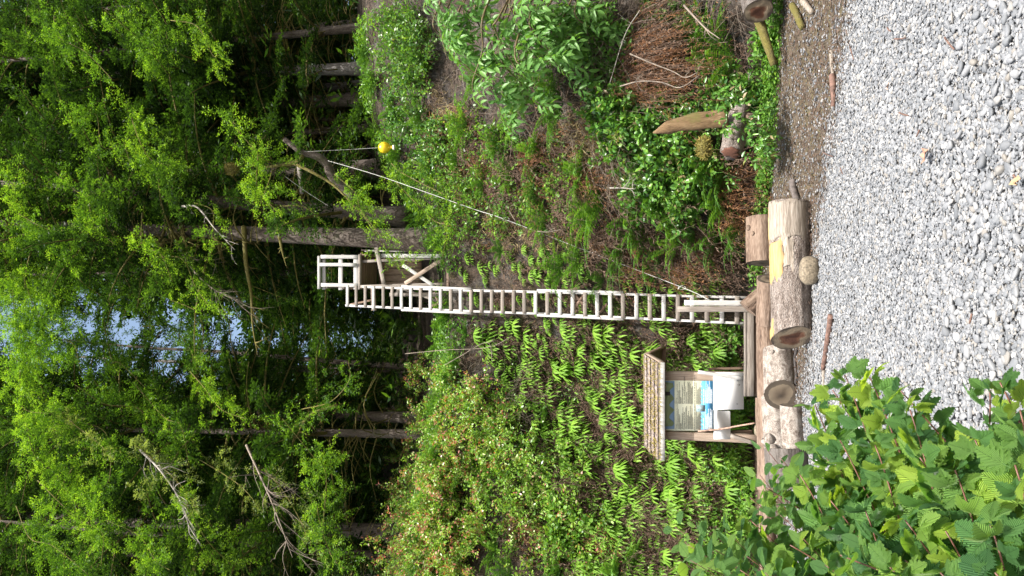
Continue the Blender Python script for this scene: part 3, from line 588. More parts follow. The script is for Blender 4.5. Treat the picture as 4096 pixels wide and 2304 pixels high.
# railing box: front, then the rear and sides seen through it
pb(1278, 1024, 1278, 1156, YT - .03, 11, M_white, 'top_rail', tw_, .09)
for y0, y1 in ((1027, 1027), (1139, 1141)): pb(1284, y0, 1438, y1, YT - .04, 15, M_white, 'rail_post', tw_, .04)
pb(1280, 1058, 1426, 1059, YT - .085, 14, M_white, 'rail_post', tw_, .03)
for x, a, c, w_ in ((1296, 1036, 1158, 15), (1363, 1034, 1160, 18), (1425, 1024, 1158, 22)): pb(x, a, x, c, YT + .02, w_, M_white, 'rail_board', tw_, .035)
pb(1441, 1018, 1441, 1158, YT, 9, M_grey, 'deck_edge', tw_, .12)
Pd = at(1446, 1088, YT); zdk = Pd[2]
xs0, xs1 = at(1441, 1150, YT)[0], at(1441, 1020, YT)[0]
for k in range(7): 
    yy = YT + .08 + k * .135; board('deck_plank', V3(xs0 - .03, yy, zdk + .02), V3(xs1 + .05, yy, zdk + .02), .125, .035, M_brownw, tw_, facing=V3(0, 0, -1))
for xx in (xs0, xs1):
    board('rail_board', V3(xx, YT, zdk + .88), V3(xx, YB, zdk + .88), .09, .035, M_grey, tw_, facing=V3(1, 0, 0))
    board('rail_board', V3(xx, YT, zdk + .45), V3(xx, YB, zdk + .45), .09, .035, M_grey, tw_, facing=V3(1, 0, 0))
    board('deck_joist', V3(xx, YT, zdk - .07), V3(xx, YB, zdk - .07), .12, .04, M_brownw, tw_, facing=V3(1, 0, 0))
    board('rear_post', V3(xx, YB, zdk + .98), V3(xx, YB, zdk - 1.75), .08, .08, M_brownw, tw_)
zt_ = at(1790, 1085, YT)[2]
pb(1518, 1023, 1800, 1024, YT - .03, 16, M_white, 'leg', tw_, .08)
pb(1450, 1046, 1790, 1030, YT + .05, 11, M_grey, 'leg', tw_, .06)
pb(1444, 1146, 1796, 1136, YT - .02, 12, M_grey, 'leg', tw_, .08)
pb(1620, 1134, 1800, 1018, YT - .09, 16, M_post, 'brace', tw_, .035)
pb(1612, 1060, 1740, 1146, YT - .05, 14, M_white, 'brace', tw_, .035)
pb(1505, 990, 1536, 1136, YT - .12, 17, M_grey, 'cross_beam', tw_, .05)
for k in range(5): # dark boards of the rear wall below the deck
    x = xs0 + .08 + k * .15; board('wall_plank', V3(x, YB - .05, zdk - .06), V3(x, YB - .05, zdk - 1.15), .14, .025, M_brownw, tw_)
pb(1560, 1178, 1782, 1178, YT - .1, 15, M_grey, 'leg', tw_, .07)
pb(1585, 1184, 1600, 1140, YT - .14, 14, M_grey, 'brace', tw_); pb(1600, 1152, 1760, 1208, YT + .4, 10, M_grey, 'brace', tw_); pb(1735, 1170, 1760, 1215, YT - .05, 11, M_brownw, 'brace', tw_)
pb(1720, 1226, 1800, 1196, YT + .1, 10, M_brownw, 'brace', tw_)
pb(1400, 1218, 1490, 1200, YT + .5, 8, M_brownw, 'brace', tw_)
pb(1492, 1150, 1496, 1242, YT - .02, 20, M_post, 'cross_beam', tw_, .05)
pb(1795, 1010, 1795, 1150, YT - .05, 12, M_brownw, 'sill_log', tw_, .12)
# steel line from the railing to the right
pb(1445, 1000, 1470, 1002, YB, 5, M_grey, 'rear_rail', tw_); pb(1460, 1003, 1800, 1006, YB + .1, 7, M_white, 'rear_leg', tw_, .06)
tag(tw_)
# bracket under the ladder, half way down the cliff
pl = thing('timber_bracket', 'dark timber bracket bolted to the rock half way up behind the ladder', 'bracket', at(2335, 1130, 14.9))
for a in ((2326, 1100, 2345, 1142, 14.9, 15), (2270, 1165, 2350, 1140, 14.8, 12), (2285, 1250, 2345, 1165, 14.7, 10), (2300, 1180, 2340, 1222, 14.7, 9), (2330, 1165, 2332, 1245, 14.8, 13), (2400, 1250, 2430, 1215, 14.8, 9)):
    pb(a[0], a[1], a[2], a[3], a[4], a[5], M_brownw, 'beam', pl, .06)
# ------------------------------------------------------------------ ladder
ld = thing('long_ladder', 'very tall narrow ladder of pale weathered boards leaning against the fern covered cliff', 'ladder', at(2990, 1240, 13.75))
def LY(x): # ladder distance at photo row x: a straight lean in 3D
    A, B_ = at(2990, 1240, 13.75), at(1384, 1190, 16.35); d = UP * ((2048 - x) / F) + FW
    # intersect the row's sight plane with the ladder line (in y,z)
    k = d[2] / d[1]; a = (k * A[1] + 1.6 - A[2]) / ((B_[2] - A[2]) - k * (B_[1] - A[1])); return A[1] + a * (B_[1] - A[1])
def lyR(x): return np.interp(x, [1384, 1452, 1885, 2100, 2993], [1143, 1147, 1162, 1166, 1190])
def lyL(x): return np.interp(x, [1384, 1883, 2108, 2990], [1221, 1246, 1252, 1294])
def lrail(x0, x1, fy, off, wpx, m, name, dy=0.0, parent=ld):
    n_ = max(1, int((x1 - x0) / 420 + .5)); xs = np.linspace(x0, x1, n_ + 1)
    for a, c in zip(xs[:-1], xs[1:]):
        pa, pc = at(a, fy(a) + dy, LY(a) + off), at(c, fy(c) + dy, LY(c) + off); board(name, pa, pc, wpx * LY(a) / F, .05, m, parent)
lrail(1452, 2993, lyR, 0, 9, M_white, 'rail'); lrail(1384, 2975, lyL, 0, 9, M_white, 'rail')
for x0, x1 in ((1607, 1886), (2150, 2494)):
    lrail(x0, x1, lyR, -.03, 9, M_white, 'splice_board', -7); lrail(x0, x1, lyL, -.03, 9, M_white, 'splice_board', 7)
RU = [1200 + v / 2.576 for v in (490, 580, 672, 757, 857, 950, 1046, 1143, 1242, 1343, 1448, 1553, 1655, 1762, 1868, 1975, 2087, 2201, 2312, 2427)] + [2100 + v / 2.576 for v in (230, 360, 490, 617, 745, 877, 1010, 1148, 1287, 1430, 1576, 1722, 1872, 2027, 2185)]
for x in RU:
    a, c = (3, 3) if abs(x - 1494) > 4 else (4, 12)
    wpx = 12 + (x - 1390) / 1600 * 5
    board('rung', at(x, lyR(x) - a, LY(x) - .045), at(x, lyL(x) + c, LY(x) - .045), wpx * LY(x) / F, .03, M_grey if random.random() < .6 else M_white, ld)
# loose boards at the ladder foot
o = pb(2737, 1211, 2993, 1212, 13.5, 20, M_whitep and M_white, 'board', None, .03); tag(o, 'short bright white board leaning on the lowest rungs of the ladder, right one of two', 'board')
fp = board('board', at(2709, 1236, 13.45), at(3067, 1237, 13.45), 22 * 13.45 / F, .05, M_grey); tag(fp, 'upright grey post nailed in front of the lowest ladder rungs, beside the beam', 'post')
# platform to the left of the ladder
bn = thing('timber_beam_bench', 'low bench of heavy timbers between the ladder foot and the notice board', 'bench', at(3045, 1420, 13.3))
pb(2997, 1250, 2997, 1584, 13.25, 34, M_grey, 'top_beam', bn, .07); pb(2981, 1250, 2981, 1584, 13.27, 9, M_grey, 'top_edge', bn, .12)
pb(3032, 1248, 3032, 1582, 13.32, 31, M_brownw, 'lower_beam', bn, .09)
for y in (1405, 1534, 1270): pb(3046, y, 3072, y, 13.4, 16, M_brownw, 'foot', bn, .1)
# ------------------------------------------------------------------ notice board
YK = 13.7; yaw = R_(8); KN = V3(-math.sin(yaw), -math.cos(yaw), 0); KR = V3(math.cos(yaw), -math.sin(yaw), 0); K0 = at(2850, 1620, YK)
def kp(x, y, f=0.0): return on_plane(x, y, K0 + KN * f, KN)
kiosk = thing('notice_board', 'wooden notice board with a mossy shingled roof and blown out white sheets', 'notice board', kp(3035, 1620) * V3(1, 1, 0) + V3(0, 0, .1))
def kb(x0, y0, x1, y1, wpx, m, name, f=0.0, th=.05, parent=kiosk): return board(name, kp(x0, y0, f), kp(x1, y1, f), wpx * YK / F * 1.02, th, m, parent, facing=KN)
kb(2640, 1502, 3060, 1506, 33, M_post, 'post', 0, .09); kb(2640, 1738, 3050, 1755, 32, M_post, 'post', 0, .09)
kb(2792, 1487, 2976, 1514, 13, M_white, 'brace', .09, .03); kb(2835, 1476, 2980, 1472, 9, M_brownw, 'brace', -.4, .04)
kb(2922, 1742, 3014, 1772, 14, M_grey, 'brace', .07, .05); kb(2925, 1728, 3010, 1725, 12, M_brownw, 'brace', -.15, .05)
def panel(name, corners, m, f, th=.01, parent=kiosk):
    A = [kp(x, y, f) for x, y in corners]; k = len(A); V = A + [a - KN * th for a in A]
    return mk(name, V, [np.array([list(range(k))]), np.array([list(range(2 * k - 1, k - 1, -1))]), np.array([[i, i + k, (i + 1) % k + k, (i + 1) % k] for i in range(k)])], m, parent=parent)
def flat(name, c, r=.5):
    m, n, b = newmat(name); b.inputs[0].default_value = (*c, 1); b.inputs['Roughness'].default_value = r; return m
M_cream = flat('cream_print', (.84, .85, .66)); M_sheet = flat('white_enamel_sheet', (.78, .79, .80), .35); M_blue = flat('blue_print', (.07, .28, .52)); M_ink = flat('black_ink', (.03, .03, .03)); M_wink = flat('white_ink', (.75, .8, .85)); M_grn = flat('map_green', (.22, .30, .17)); M_sea = flat('map_sea_blue', (.22, .36, .60)); M_photo = plain('photo_print', (.25, .35, .38), .5, .45, 90, bmp=0); M_dk = flat('photo_dark', (.03, .03, .035))
ps = panel('poster', [(2658, 1522), (2658, 1722), (2853, 1724), (2853, 1524)], M_cream, .055, .02)
panel('map', [(2659, 1524), (2659, 1716), (2698, 1716), (2698, 1524)], M_sea, .0565, .001, ps)
r = np.random.default_rng(5); cs = [(2659, 1528)] + [(2659, 1705)] + [(2684 + 9 * math.sin(i * .9) + 5 * r.random(), 1705 - i * 7.2) for i in range(25)]
panel('map', cs, M_grn, .058, .001, ps)
panel('map', [(2661, 1567), (2661, 1582), (2680, 1582), (2680, 1567)], M_dk, .0595, .001, ps)
wv = [(2854, 1723), (2854, 1524), (2806, 1524)]
for i in range(12):
    y = 1534 + i * 16.2
    if y > 1716: break
    wv += [(2806, y - 1), (2802, y), (2805, y + 6), (2808, y + 12)]
wv += [(2808, 1723)]
panel('blue_panel', wv[::-1], M_blue, .0575, .001, ps); panel('photo', [(2786, 1620), (2786, 1647), (2820, 1647), (2820, 1620)], M_photo, .0600, .001, ps)
def words(txt, x, y, size, m, parent, f, name='lettering', bold=0.0):
    cu = bpy.data.curves.new(name, 'FONT'); cu.body = txt; cu.size = size; cu.offset = bold; cu.resolution_u = 2
    t = bpy.data.objects.new(name, cu); COL.objects.link(t); t.name = name
    dg = bpy.context.evaluated_depsgraph_get(); me = bpy.data.meshes.new_from_object(t.evaluated_get(dg)); bpy.data.objects.remove(t)
    me.materials.clear(); me.materials.append(m); o = bpy.data.objects.new(name, me); COL.objects.link(o)
    p = kp(x, y, f); o.matrix_basis = Matrix(((KR[0], 0, -math.sin(yaw), p[0]), (KR[1], 0, -math.cos(yaw), p[1]), (0, 1, 0, p[2]), (0, 0, 0, 1)))
    attach(o, parent); return o
sz = YK / F
for txt, x, y, s, m in (("Bienvenue", 2706, 1614, 4.4, M_ink), ("Welcome", 2706, 1718, 4.4, M_ink), ("dans la reserve de parc national Pacific Rim", 2710, 1614, 3.6, M_ink), ("to the West Coast Trail unit of Pacific Rim National Park", 2710, 1718, 3.6, M_ink), ("Important!", 2725, 1614, 4.6, M_ink), ("Important!", 2725, 1718, 4.6, M_ink),
    ("Pour votre s\u00e9curit\u00e9 et la protection du parc :", 2738.5, 1615, 4.9, M_ink), ("Protecting you and the Park:", 2738.5, 1718, 4.9, M_ink), ("Si vous vous blessez et avez besoin de secours", 2780, 1617, 5.0, M_ink), ("If you are injured and require evacuation", 2780, 1720, 5.0, M_ink),
    ("Cohabiter avec la faune", 2816, 1616, 5.0, M_wink), ("Living with Wildlife", 2816, 1720, 5.0, M_wink)):
    words(txt, x, y, s * sz * 1.25, m, ps, .0605, bold=.0006 if s > 4.5 else 0)
for rows, m, ylr in (((2713, 2717, 2720, 2728.5, 2731.5, 2743, 2746, 2751, 2754, 2757.5, 2761, 2764.5, 2768, 2771.5, 2785, 2789, 2793, 2797, 2801), M_ink, (1615, 1716)), ((2821, 2824.5, 2828, 2831, 2834.5, 2837.5, 2841, 2844, 2847.5), M_wink, (1613, 1716))):
    mb = MB(); r = np.random.default_rng(3)
    for x in rows:
        for y0 in ylr:
            if 2786 <= x <= 2802 and y0 > 1700 and False: continue
            y = y0; ln = (45 + 45 * r.random()); e = y0 - ln; e = max(e, y0 - 78) if x > 2780 and y0 > 1700 else e
            if 2786 < x < 2820 and y0 > 1700: e = max(e, 1650)
            while y > e:
                wl = 1.5 + 4 * r.random(); hh = .75 if m is M_ink else .9
                c = [(x - hh, y), (x - hh, y - wl), (x + hh, y - wl), (x + hh, y)]; mb.add([kp(a, c_, .0603) for a, c_ in c], np.array([[0, 3, 2, 1]])); y -= wl + .9
    tag(mb.build('small_print', m, ps), kind='stuff')
panel('white_sheet', [(2853, 1490), (2853, 1640), (2975, 1637), (2974, 1490)], M_sheet, .060, .01)
panel('white_sheet', [(2855, 1637), (2855, 1757), (2918, 1757), (2922, 1750), (2922, 1648), (2918, 1644), (2872, 1643), (2872, 1637)], M_sheet, .052, .01)
mb = MB(); r = np.random.default_rng(9)          # worn black marks left of the drawing on the sheet
def mark(x, y, lx, ly, wd=1.2): mb.add([kp(x - wd / 2, y, .0715), kp(x + lx - wd / 2, y + ly, .0715), kp(x + lx + wd / 2, y + ly, .0715), kp(x + wd / 2, y, .0715)], np.array([[0, 1, 2, 3]]))
for (x, y, k, sx, sy) in ((2873, 1515, 7, 3, 8), (2873, 1606, 6, 3, 7), (2950, 1521, 8, 6, 4), (2956, 1536, 9, 8, 6), (2948, 1614, 5, 4, 3)):
    for i in range(k): mark(x + sx * (r.random() - .5) * 2, y + sy * (r.random() - .5), 3 * (r.random() - .5), 6 * r.random() + 1, .9)
for i in range(9):
    for j in range(3): mark(2888 + i * 4.6, 1509 + j * 5 + 2 * r.random() + i * .6, .3, 2 + 2 * r.random(), 1.1)
mb.build('worn_lettering', M_ink, kiosk)
# roof: ridge, two slopes of mossy shingles, fascia, rafters
rl = 388 * YK / F; ec = kp(2640, 1646, .29)
KB = -KN
def kl(a, bck, z): return ec + KR * a + KB * bck + V3(0, 0, z)     # along, back from the front eave, height over the eave
m, n, b = newmat('mossy_shingle'); t = noise_tex(n, 30, 7, .7); t2 = noise_tex(n, 9, 6, .7)
c0 = ramp(n, t, [(.3, (.10, .08, .07)), (.6, (.34, .28, .27)), (.8, (.50, .43, .42))]); n.links.new(mixc(n, ramp(n, t2, [(.46, (0, 0, 0)), (.64, (.85, .85, .85))]), c0, ramp(n, t, [(.35, (.12, .085, .025)), (.7, (.34, .25, .07))])), b.inputs[0]); b.inputs['Roughness'].default_value = .95; bump(n, b, t, 1, .02); M_shing = m
rd, rh = .62, .27                                                    # slope run and rise
nsh = 16
for row in range(4):
    for k in range(nsh):
        a0 = -rl / 2 + rl * (k + (.5 if row % 2 else 0)) / nsh; a1 = min(a0 + rl / nsh * .97, rl / 2)
        if a0 >= rl / 2 - .01: continue
        f0, f1 = row / 4 - .03, (row + 1.25) / 4; f1 = min(f1, 1.0); lift = .012 + .006 * random.random(); sk = .01 * (random.random() - .5)
        V = []
        for (ff, h2) in ((f0, .028), (f1, .010)):
            for aa in (a0, a1):
                for dz in (0, .012): V.append(kl(aa, ff * rd + sk, ff * rh + h2 + dz + (lift if ff == f0 else 0)))
        mk('shingle', V, BOXF, M_shing, parent=kiosk)
mb = MB(); V = [kl(s_ * rl / 2, rd + rd * q, rh * (1 - q) + dz) for s_ in (-1, 1) for q in (0, 1) for dz in (.0, .03)]; mb.add(V, BOXF); mb.build('rear_slope', M_shing, kiosk)
V = [kl(s_ * rl / 2, rd * q, rh * q + dz) for s_ in (-1, 1) for q in (0, 1) for dz in (-.012, .008)]; mk('roof_board', V, BOXF, M_brownw, parent=kiosk)
V = [kl(s_ * rl / 2, rd + rd * q, rh * (1 - q) + dz) for s_ in (-1, 1) for q in (0, 1) for dz in (-.022, -.003)]; mk('roof_board', V, BOXF, M_brownw, parent=kiosk)
board('fascia', kl(-rl / 2, -.015, -.045), kl(rl / 2, -.015, -.045), .075, .03, M_white, kiosk, facing=KN)
board('fascia', kl(-rl / 2 + .01, .0, .0), kl(rl / 2 + .01, .0, .0), .05, .025, M_grey, kiosk, facing=KN)
board('fascia', kl(-rl / 2, 2 * rd, -.04), kl(rl / 2, 2 * rd, -.04), .1, .03, M_brownw, kiosk, facing=KN)
for s_ in (-1, 1):
    board('barge_board', kl(s_ * rl / 2, -.01, -.04), kl(s_ * rl / 2, rd, rh - .04), .08, .03, M_post, kiosk, facing=KR * s_)
    board('barge_board', kl(s_ * rl / 2, 2 * rd, -.04), kl(s_ * rl / 2, rd, rh - .04), .08, .03, M_brownw, kiosk, facing=KR * s_)
for aa in (-.42, .42):
    board('rafter', kl(aa, .05, -.06), kl(aa, 2 * rd - .05, -.06), .08, .05, M_brownw, kiosk, facing=KR)
    board('strut', kl(aa * 1.05, .35, -.35), kl(aa * 1.05, .95, -.08), .06, .05, M_brownw, kiosk, facing=KR)
mb = MB(); k = 1900; a = rng.uniform(-rl / 2, rl / 2, k); f = rng.random(k) ** 1.3; mz = vnoise(a * 9, f * 6, 1) > .38
P = ec + KR * a[:, None] + KB * (f * rd)[:, None] + np.stack([0 * a, 0 * a, f * rh + .045], -1); P = P[mz]; k = len(P)
kites(P, nrm(rv(k) * .7 + V3(0, 0, .8)), rv(k), .02 + .035 * rng.random(k), .010, rng.random(k), mb)
k = 260; a = rng.uniform(-rl / 2, rl / 2, k); P = ec + KR * a[:, None] - KB * .02 + V3(0, 0, .03); kites(P, nrm(rv(k) * .4 + V3(0, -.3, -.8)), rv(k), .05 + .06 * rng.random(k), .006, rng.random(k), mb)
tag(mb.build('moss', M_moss, kiosk), kind='stuff')
sk = thing('leaning_stick', 'thin crooked stick leaning against the left post of the notice board', 'stick', kp(3016, 1692, .3))
mk('shaft', *tube(curve([kp(3018, 1692, .35), kp(2950, 1704, .2), kp(2880, 1717, .12), kp(2792, 1724, .08)], 14), np.linspace(.014, .017, 15), 7, True, .3, 2), plain('stick_bark', (.34, .22, .17), .8, .3, 30), True, parent=sk)
mk('side_twig', *tube(curve([kp(2862, 1720, .10), kp(2832, 1711, .12)], 4), [.009, .009, .008, .007, .006], 5), M_twig, True, parent=sk)

# ------------------------------------------------------------------ driftwood logs
M_logbark = bark('grey_log_bark', (.03, .02, .015), (.16, .125, .105), (.34, .30, .275), sc=1.0, stretch=(.3, 1, 1), bd=.05, mossamt=.9)
M_logbark2 = bark('pale_alder_bark', (.035, .024, .018), (.15, .12, .10), (.38, .35, .32), sc=.9, stretch=(.7, 1, 1), bd=.006, mossamt=.9)
M_logdark = bark('dark_block_bark', (.02, .015, .013), (.07, .058, .05), (.15, .135, .125), sc=1.6, stretch=(.16, 1, 1), bd=.01, mossamt=.9)
M_logbrown = bark('brown_worn_log', (.03, .018, .012), (.12, .078, .055), (.23, .17, .13), sc=.8, stretch=(.12, 1, 1), bd=.01, mossamt=.9)
M_barewood = wood('fresh_bare_wood', (.25, .14, .045), (.37, .24, .095), (.44, .34, .20), 6)
M_splitwood = wood('split_white_wood', (.08, .06, .042), (.27, .23, .19), (.42, .385, .345), 9, .012)
m, n, b = newmat('sawn_log_end'); tc = nd(n, 'ShaderNodeTexCoord'); wv_ = nd(n, 'ShaderNodeTexNoise'); wv_.inputs['Scale'].default_value = 5; wv_.inputs['Detail'].default_value = 8
n.links.new(tc.outputs['Object'], wv_.inputs['Vector']); av = nd(n, 'ShaderNodeAttribute', attribute_name='tint')
rr_ = math_(n, 'ADD', av.outputs['Fac'], math_(n, 'MULTIPLY', math_(n, 'SUBTRACT', wv_.outputs[0], .5), 1.1))
n.links.new(ramp(n, rr_, [(.25, (.09, .035, .02)), (.5, (.15, .065, .035)), (.62, (.24, .18, .12)), (.85, (.20, .155, .105)), (.97, (.08, .06, .045))]), b.inputs[0]); b.inputs['Roughness'].default_value = .85
bump(n, b, math_(n, 'SINE', math_(n, 'MULTIPLY', rr_, 60.0)), .3, .003); M_end = m
m, n, b = newmat('grey_log_end'); av = nd(n, 'ShaderNodeAttribute', attribute_name='tint'); t = noise_tex(n, 5, 8, .6)
rr_ = math_(n, 'ADD', av.outputs['Fac'], math_(n, 'MULTIPLY', t, .5)); n.links.new(ramp(n, rr_, [(.3, (.055, .04, .028)), (.6, (.12, .09, .062)), (.95, (.17, .135, .095)), (1, (.07, .055, .04))]), b.inputs[0]); b.inputs['Roughness'].default_value = .9
bump(n, b, math_(n, 'SINE', math_(n, 'MULTIPLY', rr_, 90.0)), .15, .002); M_end2 = m
def log(name, label, p0, p1, r0, r1, m, mend=M_end2, cat='log', slant0=(0, 0), slant1=(0, 0), seed=1, nz=.07, group=None, patches=(), knots=()):
    """log lying from p0 to p1 (local X along it), sawn ends slanted; patches of bare wood lie a little proud of the bark"""
    p0, p1 = np.asarray(p0, float), np.asarray(p1, float); L = np.linalg.norm(p1 - p0); x = (p1 - p0) / L
    z = V3(0, 0, 1) if abs(x[2]) < .9 else V3(0, 1, 0); y = nrm(np.cross(z, x)); z = np.cross(x, y); n_, k = 64, max(12, int(L / .035))
    th = np.linspace(0, 2 * math.pi, n_, endpoint=False); s = np.linspace(0, 1, k)
    def P(ss, tt, lift=0.0):
        r = (r0 + (r1 - r0) * ss) * (1 + nz * 2 * fbm(np.cos(tt) * 1.3 + seed, np.sin(tt) * 1.3 + seed * 2, ss * L * 1.5, 3) + .11 * fbm(np.cos(tt) * 7, np.sin(tt) * 7 + seed, ss * L * 2.5, 3)) + lift
        a, c = r * np.cos(tt), r * np.sin(tt)
        e = (slant0[0] * a + slant0[1] * c) * (1 - ss) + (slant1[0] * a + slant1[1] * c) * ss
        return np.stack([L * ss + e, a + 0 * e, c + 0 * e], -1)
    SS, TT = np.meshgrid(s, th, indexing='ij'); V = P(SS, TT).reshape(-1, 3)
    i = np.arange(k - 1)[:, None] * n_; j = np.arange(n_)[None]; j2 = (j + 1) % n_
    root = thing(name, label, cat, (0, 0, 0), group)
    M = Matrix(((x[0], y[0], z[0], p0[0]), (x[1], y[1], z[1], p0[1]), (x[2], y[2], z[2], p0[2]), (0, 0, 0, 1))); root.matrix_basis = M
    def ch(o): o.parent = root; return o
    ch(mk('bark', V, np.stack([i + j, i + j2, i + n_ + j2, i + n_ + j], -1).reshape(-1, 4), m, True))
    for e, so in ((0, -1), (1, 1)):
        rings = 10; VV = []; TI = []
        E = P(np.full(n_, float(e)), th); C = E.mean(0)
        for q in range(rings + 1):
            f = q / rings; ring = C + (E - C) * f * .995; ring[:, 0] += so * .006 * (vnoise(np.cos(th) * 3 * f + 7, np.sin(th) * 3 * f, seed + e) - .5) * 3 * (1 - f ** 4) + so * .002
            VV.append(ring); TI.append(np.full(n_, f))
        VV = np.vstack(VV); a = np.arange(rings)[:, None] * n_; fc = np.stack([a + j, a + n_ + j, a + n_ + j2, a + j2], -1).reshape(-1, 4)
        ch(mk('sawn_end', VV, fc if so > 0 else fc[:, ::-1], mend, True, tint=np.concatenate(TI)))
    for (s0, s1, t0, t1, pm, lift, nm) in patches:
        ns, nt2 = 26, 16; ss = np.linspace(0, 1, ns); VV = []
        for a in range(ns):
            f = s0 + (s1 - s0) * ss[a]; j0 = .10 * (vnoise(ss[a] * 9, t0, seed) - .5); j1 = .10 * (vnoise(ss[a] * 9, t1 + 5, seed) - .5)
            tt = np.linspace(R_(t0) + j0, R_(t1) + j1, nt2); je = .13 * (vnoise(tt * 6 + f * 3, s1 * 7, 1) - .5) * (1 if a in (0, ns - 1) else 0)
            li = lift * np.sin(np.linspace(0, math.pi, nt2)) ** .3 * min(1, 6 * ss[a] + .02, 6 * (1 - ss[a]) + .02) + lift * .5 * (vnoise(tt * 14, 0, 3) - .5)
            VV.append(P(np.clip(f + je, 0, 1), tt, li))
        ch(mk(nm, np.vstack(VV), gridf(nt2, ns), pm, True))
    for (sx, ta, rad, ln) in knots:
        c = P(np.array(sx), np.array(R_(ta))); d = V3(.15, math.cos(R_(ta)), math.sin(R_(ta)))
        ch(mk('branch_stub', *tube(np.array([c - d * .04, c + d * ln * .5, c + d * ln]), [rad * 1.5, rad * 1.05, rad], 14, True, .2, seed), m, True))
    return root
G = lambda X, Y: float(ground_z(np.array(X), np.array(Y)))
# front log A: right end white split wood, middle a yellow bare patch, left end sawn at a slant
pA0 = at(3188, 1352, 9.75); pA1 = at(3180, 812, 9.95); rA = .245
pA0[2] = pA1[2] = G(0, 9.8) + rA * .93
log('driftwood_log', 'big front log with yellow bare patch, split white right end, brown sawn left end', pA0, pA1, .235, .245, M_logbark, M_end, slant0=(-.52, -.10), slant1=(0, .05), seed=3, nz=.04,
    patches=((.42, .69, 86, 152, M_barewood, .012, 'bare_patch'), (.69, 1.0, 98, 220, M_splitwood, .016, 'split_wood'), (.70, .995, 84, 99, M_barewood, .008, 'bare_patch'), (.46, .70, 153, 182, M_splitwood, .010, 'split_wood'), (.0, .08, 75, 110, M_barewood, .008, 'bare_patch')))
# second log: shorter, pale, cut obliquely
pB1 = at(3130, 1400, 11.2); pB0 = at(3132, 1578, 10.9); pB0[2] = pB1[2] = G(-1.3, 11) + .20
log('driftwood_log', 'shorter pale barked log left of the front log, with a dark oblique sawn end', pB0, pB1, .215, .20, M_logbark2, M_end2, slant0=(-.60, .0), seed=8, nz=.05, knots=((.8, 150, .03, .02),))
pC1 = at(3105, 1590, 11.6); pC0 = at(3125, 1850, 11.1); pC0[2] = pC1[2] = G(-2, 11) + .19
log('driftwood_log', 'mottled log with two sawn branch stubs, behind the log with the oval end', pC0, pC1, .20, .19, M_logbark2, M_end2, seed=12, nz=.06, knots=((.28, 128, .08, .05), (.12, 150, .065, .05)))
pD0 = at(3178, 1850, 10.2); pD1 = at(3190, 1622, 10.5); pD0[2] = G(-1.8, 10.4) + .13; pD1[2] = pD0[2]
log('driftwood_log', 'slimmer grey log with an oval pale end, in front of the mottled log', pD0, pD1, .14, .135, M_logbark2, M_end2, slant1=(.45, 0), seed=15, nz=.05)
pE = at(3190, 1880, 9.9); gE = G(pE[0], 9.9)
log('log_block', 'squat dark log block with fine bark, standing beside the foreground leaves', V3(pE[0] - .24, 9.95, gE + .24), V3(pE[0] + .22, 10.05, gE + .25), .26, .26, M_logdark, M_end2, slant0=(.0, 0), seed=21, nz=.05)
# behind: long brown log, square block, grey block, root chunk
pF0 = at(3078, 1960, 12.0); pF1 = at(3085, 1105, 12.5); pF0[2] = G(-3, 12.2) + .20; pF1[2] = G(0, 12.3) + .16
log('driftwood_log', 'long smooth brown log lying behind the row of cut logs below the notice board', pF0, pF1, .20, .13, M_logbrown, M_end2, seed=30, nz=.08)
pG0 = at(3072, 1115, 11.9); pG1 = at(3066, 1290, 12.2); pG1[2] = pG0[2] = G(0, 12) + .19
log('driftwood_log', 'weathered reddish log lying behind the front log, below the ladder foot', pG1, pG0, .16, .17, M_logbrown, M_end2, seed=33, nz=.06)
pH0 = at(3068, 1052, 11.9); pH1 = at(3066, 872, 12.0); pH0[2] = pH1[2] = G(.6, 12) + .24
log('log_block', 'short cracked brown block with knots behind the right half of the front log', pH0, pH1, .235, .235, M_logbrown, M_end2, seed=36, nz=.10, knots=((.75, 120, .04, .02), (.6, 140, .03, .02)))
pI0 = at(2990, 1850, 12.8); pI1 = at(3010, 1590, 13.0); pI0[2] = G(-3, 13) + .12; pI1[2] = pI0[2] + .04
log('driftwood_log', 'worn grey log end with a broken top behind the long brown log', pI1, pI0, .10, .13, M_logbrown, M_end2, seed=39, nz=.22)
pJ0 = at(3010, 2290, 12.6); pJ1 = at(2985, 1700, 13.2); pJ0[2] = G(-4, 12.6) + .13; pJ1[2] = G(-2.4, 13.2) + .10
log('driftwood_log', 'thin bleached log running off to the left border behind the leaves', pJ0, pJ1, .13, .10, M_logbrown, M_end2, seed=41, nz=.16)
rc = at(3022, 1212, 12.9); rc[2] = G(rc[0], 12.9) + .30
log('root_chunk', 'rough wedge of split reddish wood propped below the white board', rc + V3(.20, .05, -.22), rc + V3(-.10, 0, .06), .10, .15, M_logbrown, M_logbrown, seed=44, nz=.35, cat='wood chunk')
# rock against the log, bench stone
def rock(name, label, c, rad, m, seed, cat='rock', parent=None):
    n1, n2 = 22, 14; th = np.linspace(0, 2 * math.pi, n1, endpoint=False); ph = np.linspace(-math.pi / 2, math.pi / 2, n2)
    PH, TH = np.meshgrid(ph, th, indexing='ij'); d = np.stack([np.cos(PH) * np.cos(TH), np.cos(PH) * np.sin(TH), np.sin(PH)], -1)
    d = np.sign(d) * np.abs(d) ** .8; f = 1 + .5 * fbm(d[..., 0] * 1.2 + seed, d[..., 1] * 1.2, d[..., 2] * 1.2 + seed, 3)
    V = np.asarray(c) + (d * f[..., None] * rad).reshape(-1, 3); i = np.arange(n2 - 1)[:, None] * n1; j = np.arange(n1)[None]; j2 = (j + 1) % n1
    o = mk(name, V, np.stack([i + j, i + j2, i + n1 + j2, i + n1 + j], -1).reshape(-1, 4), m, True, parent=parent)
    return tag(o, label, cat) if label else o
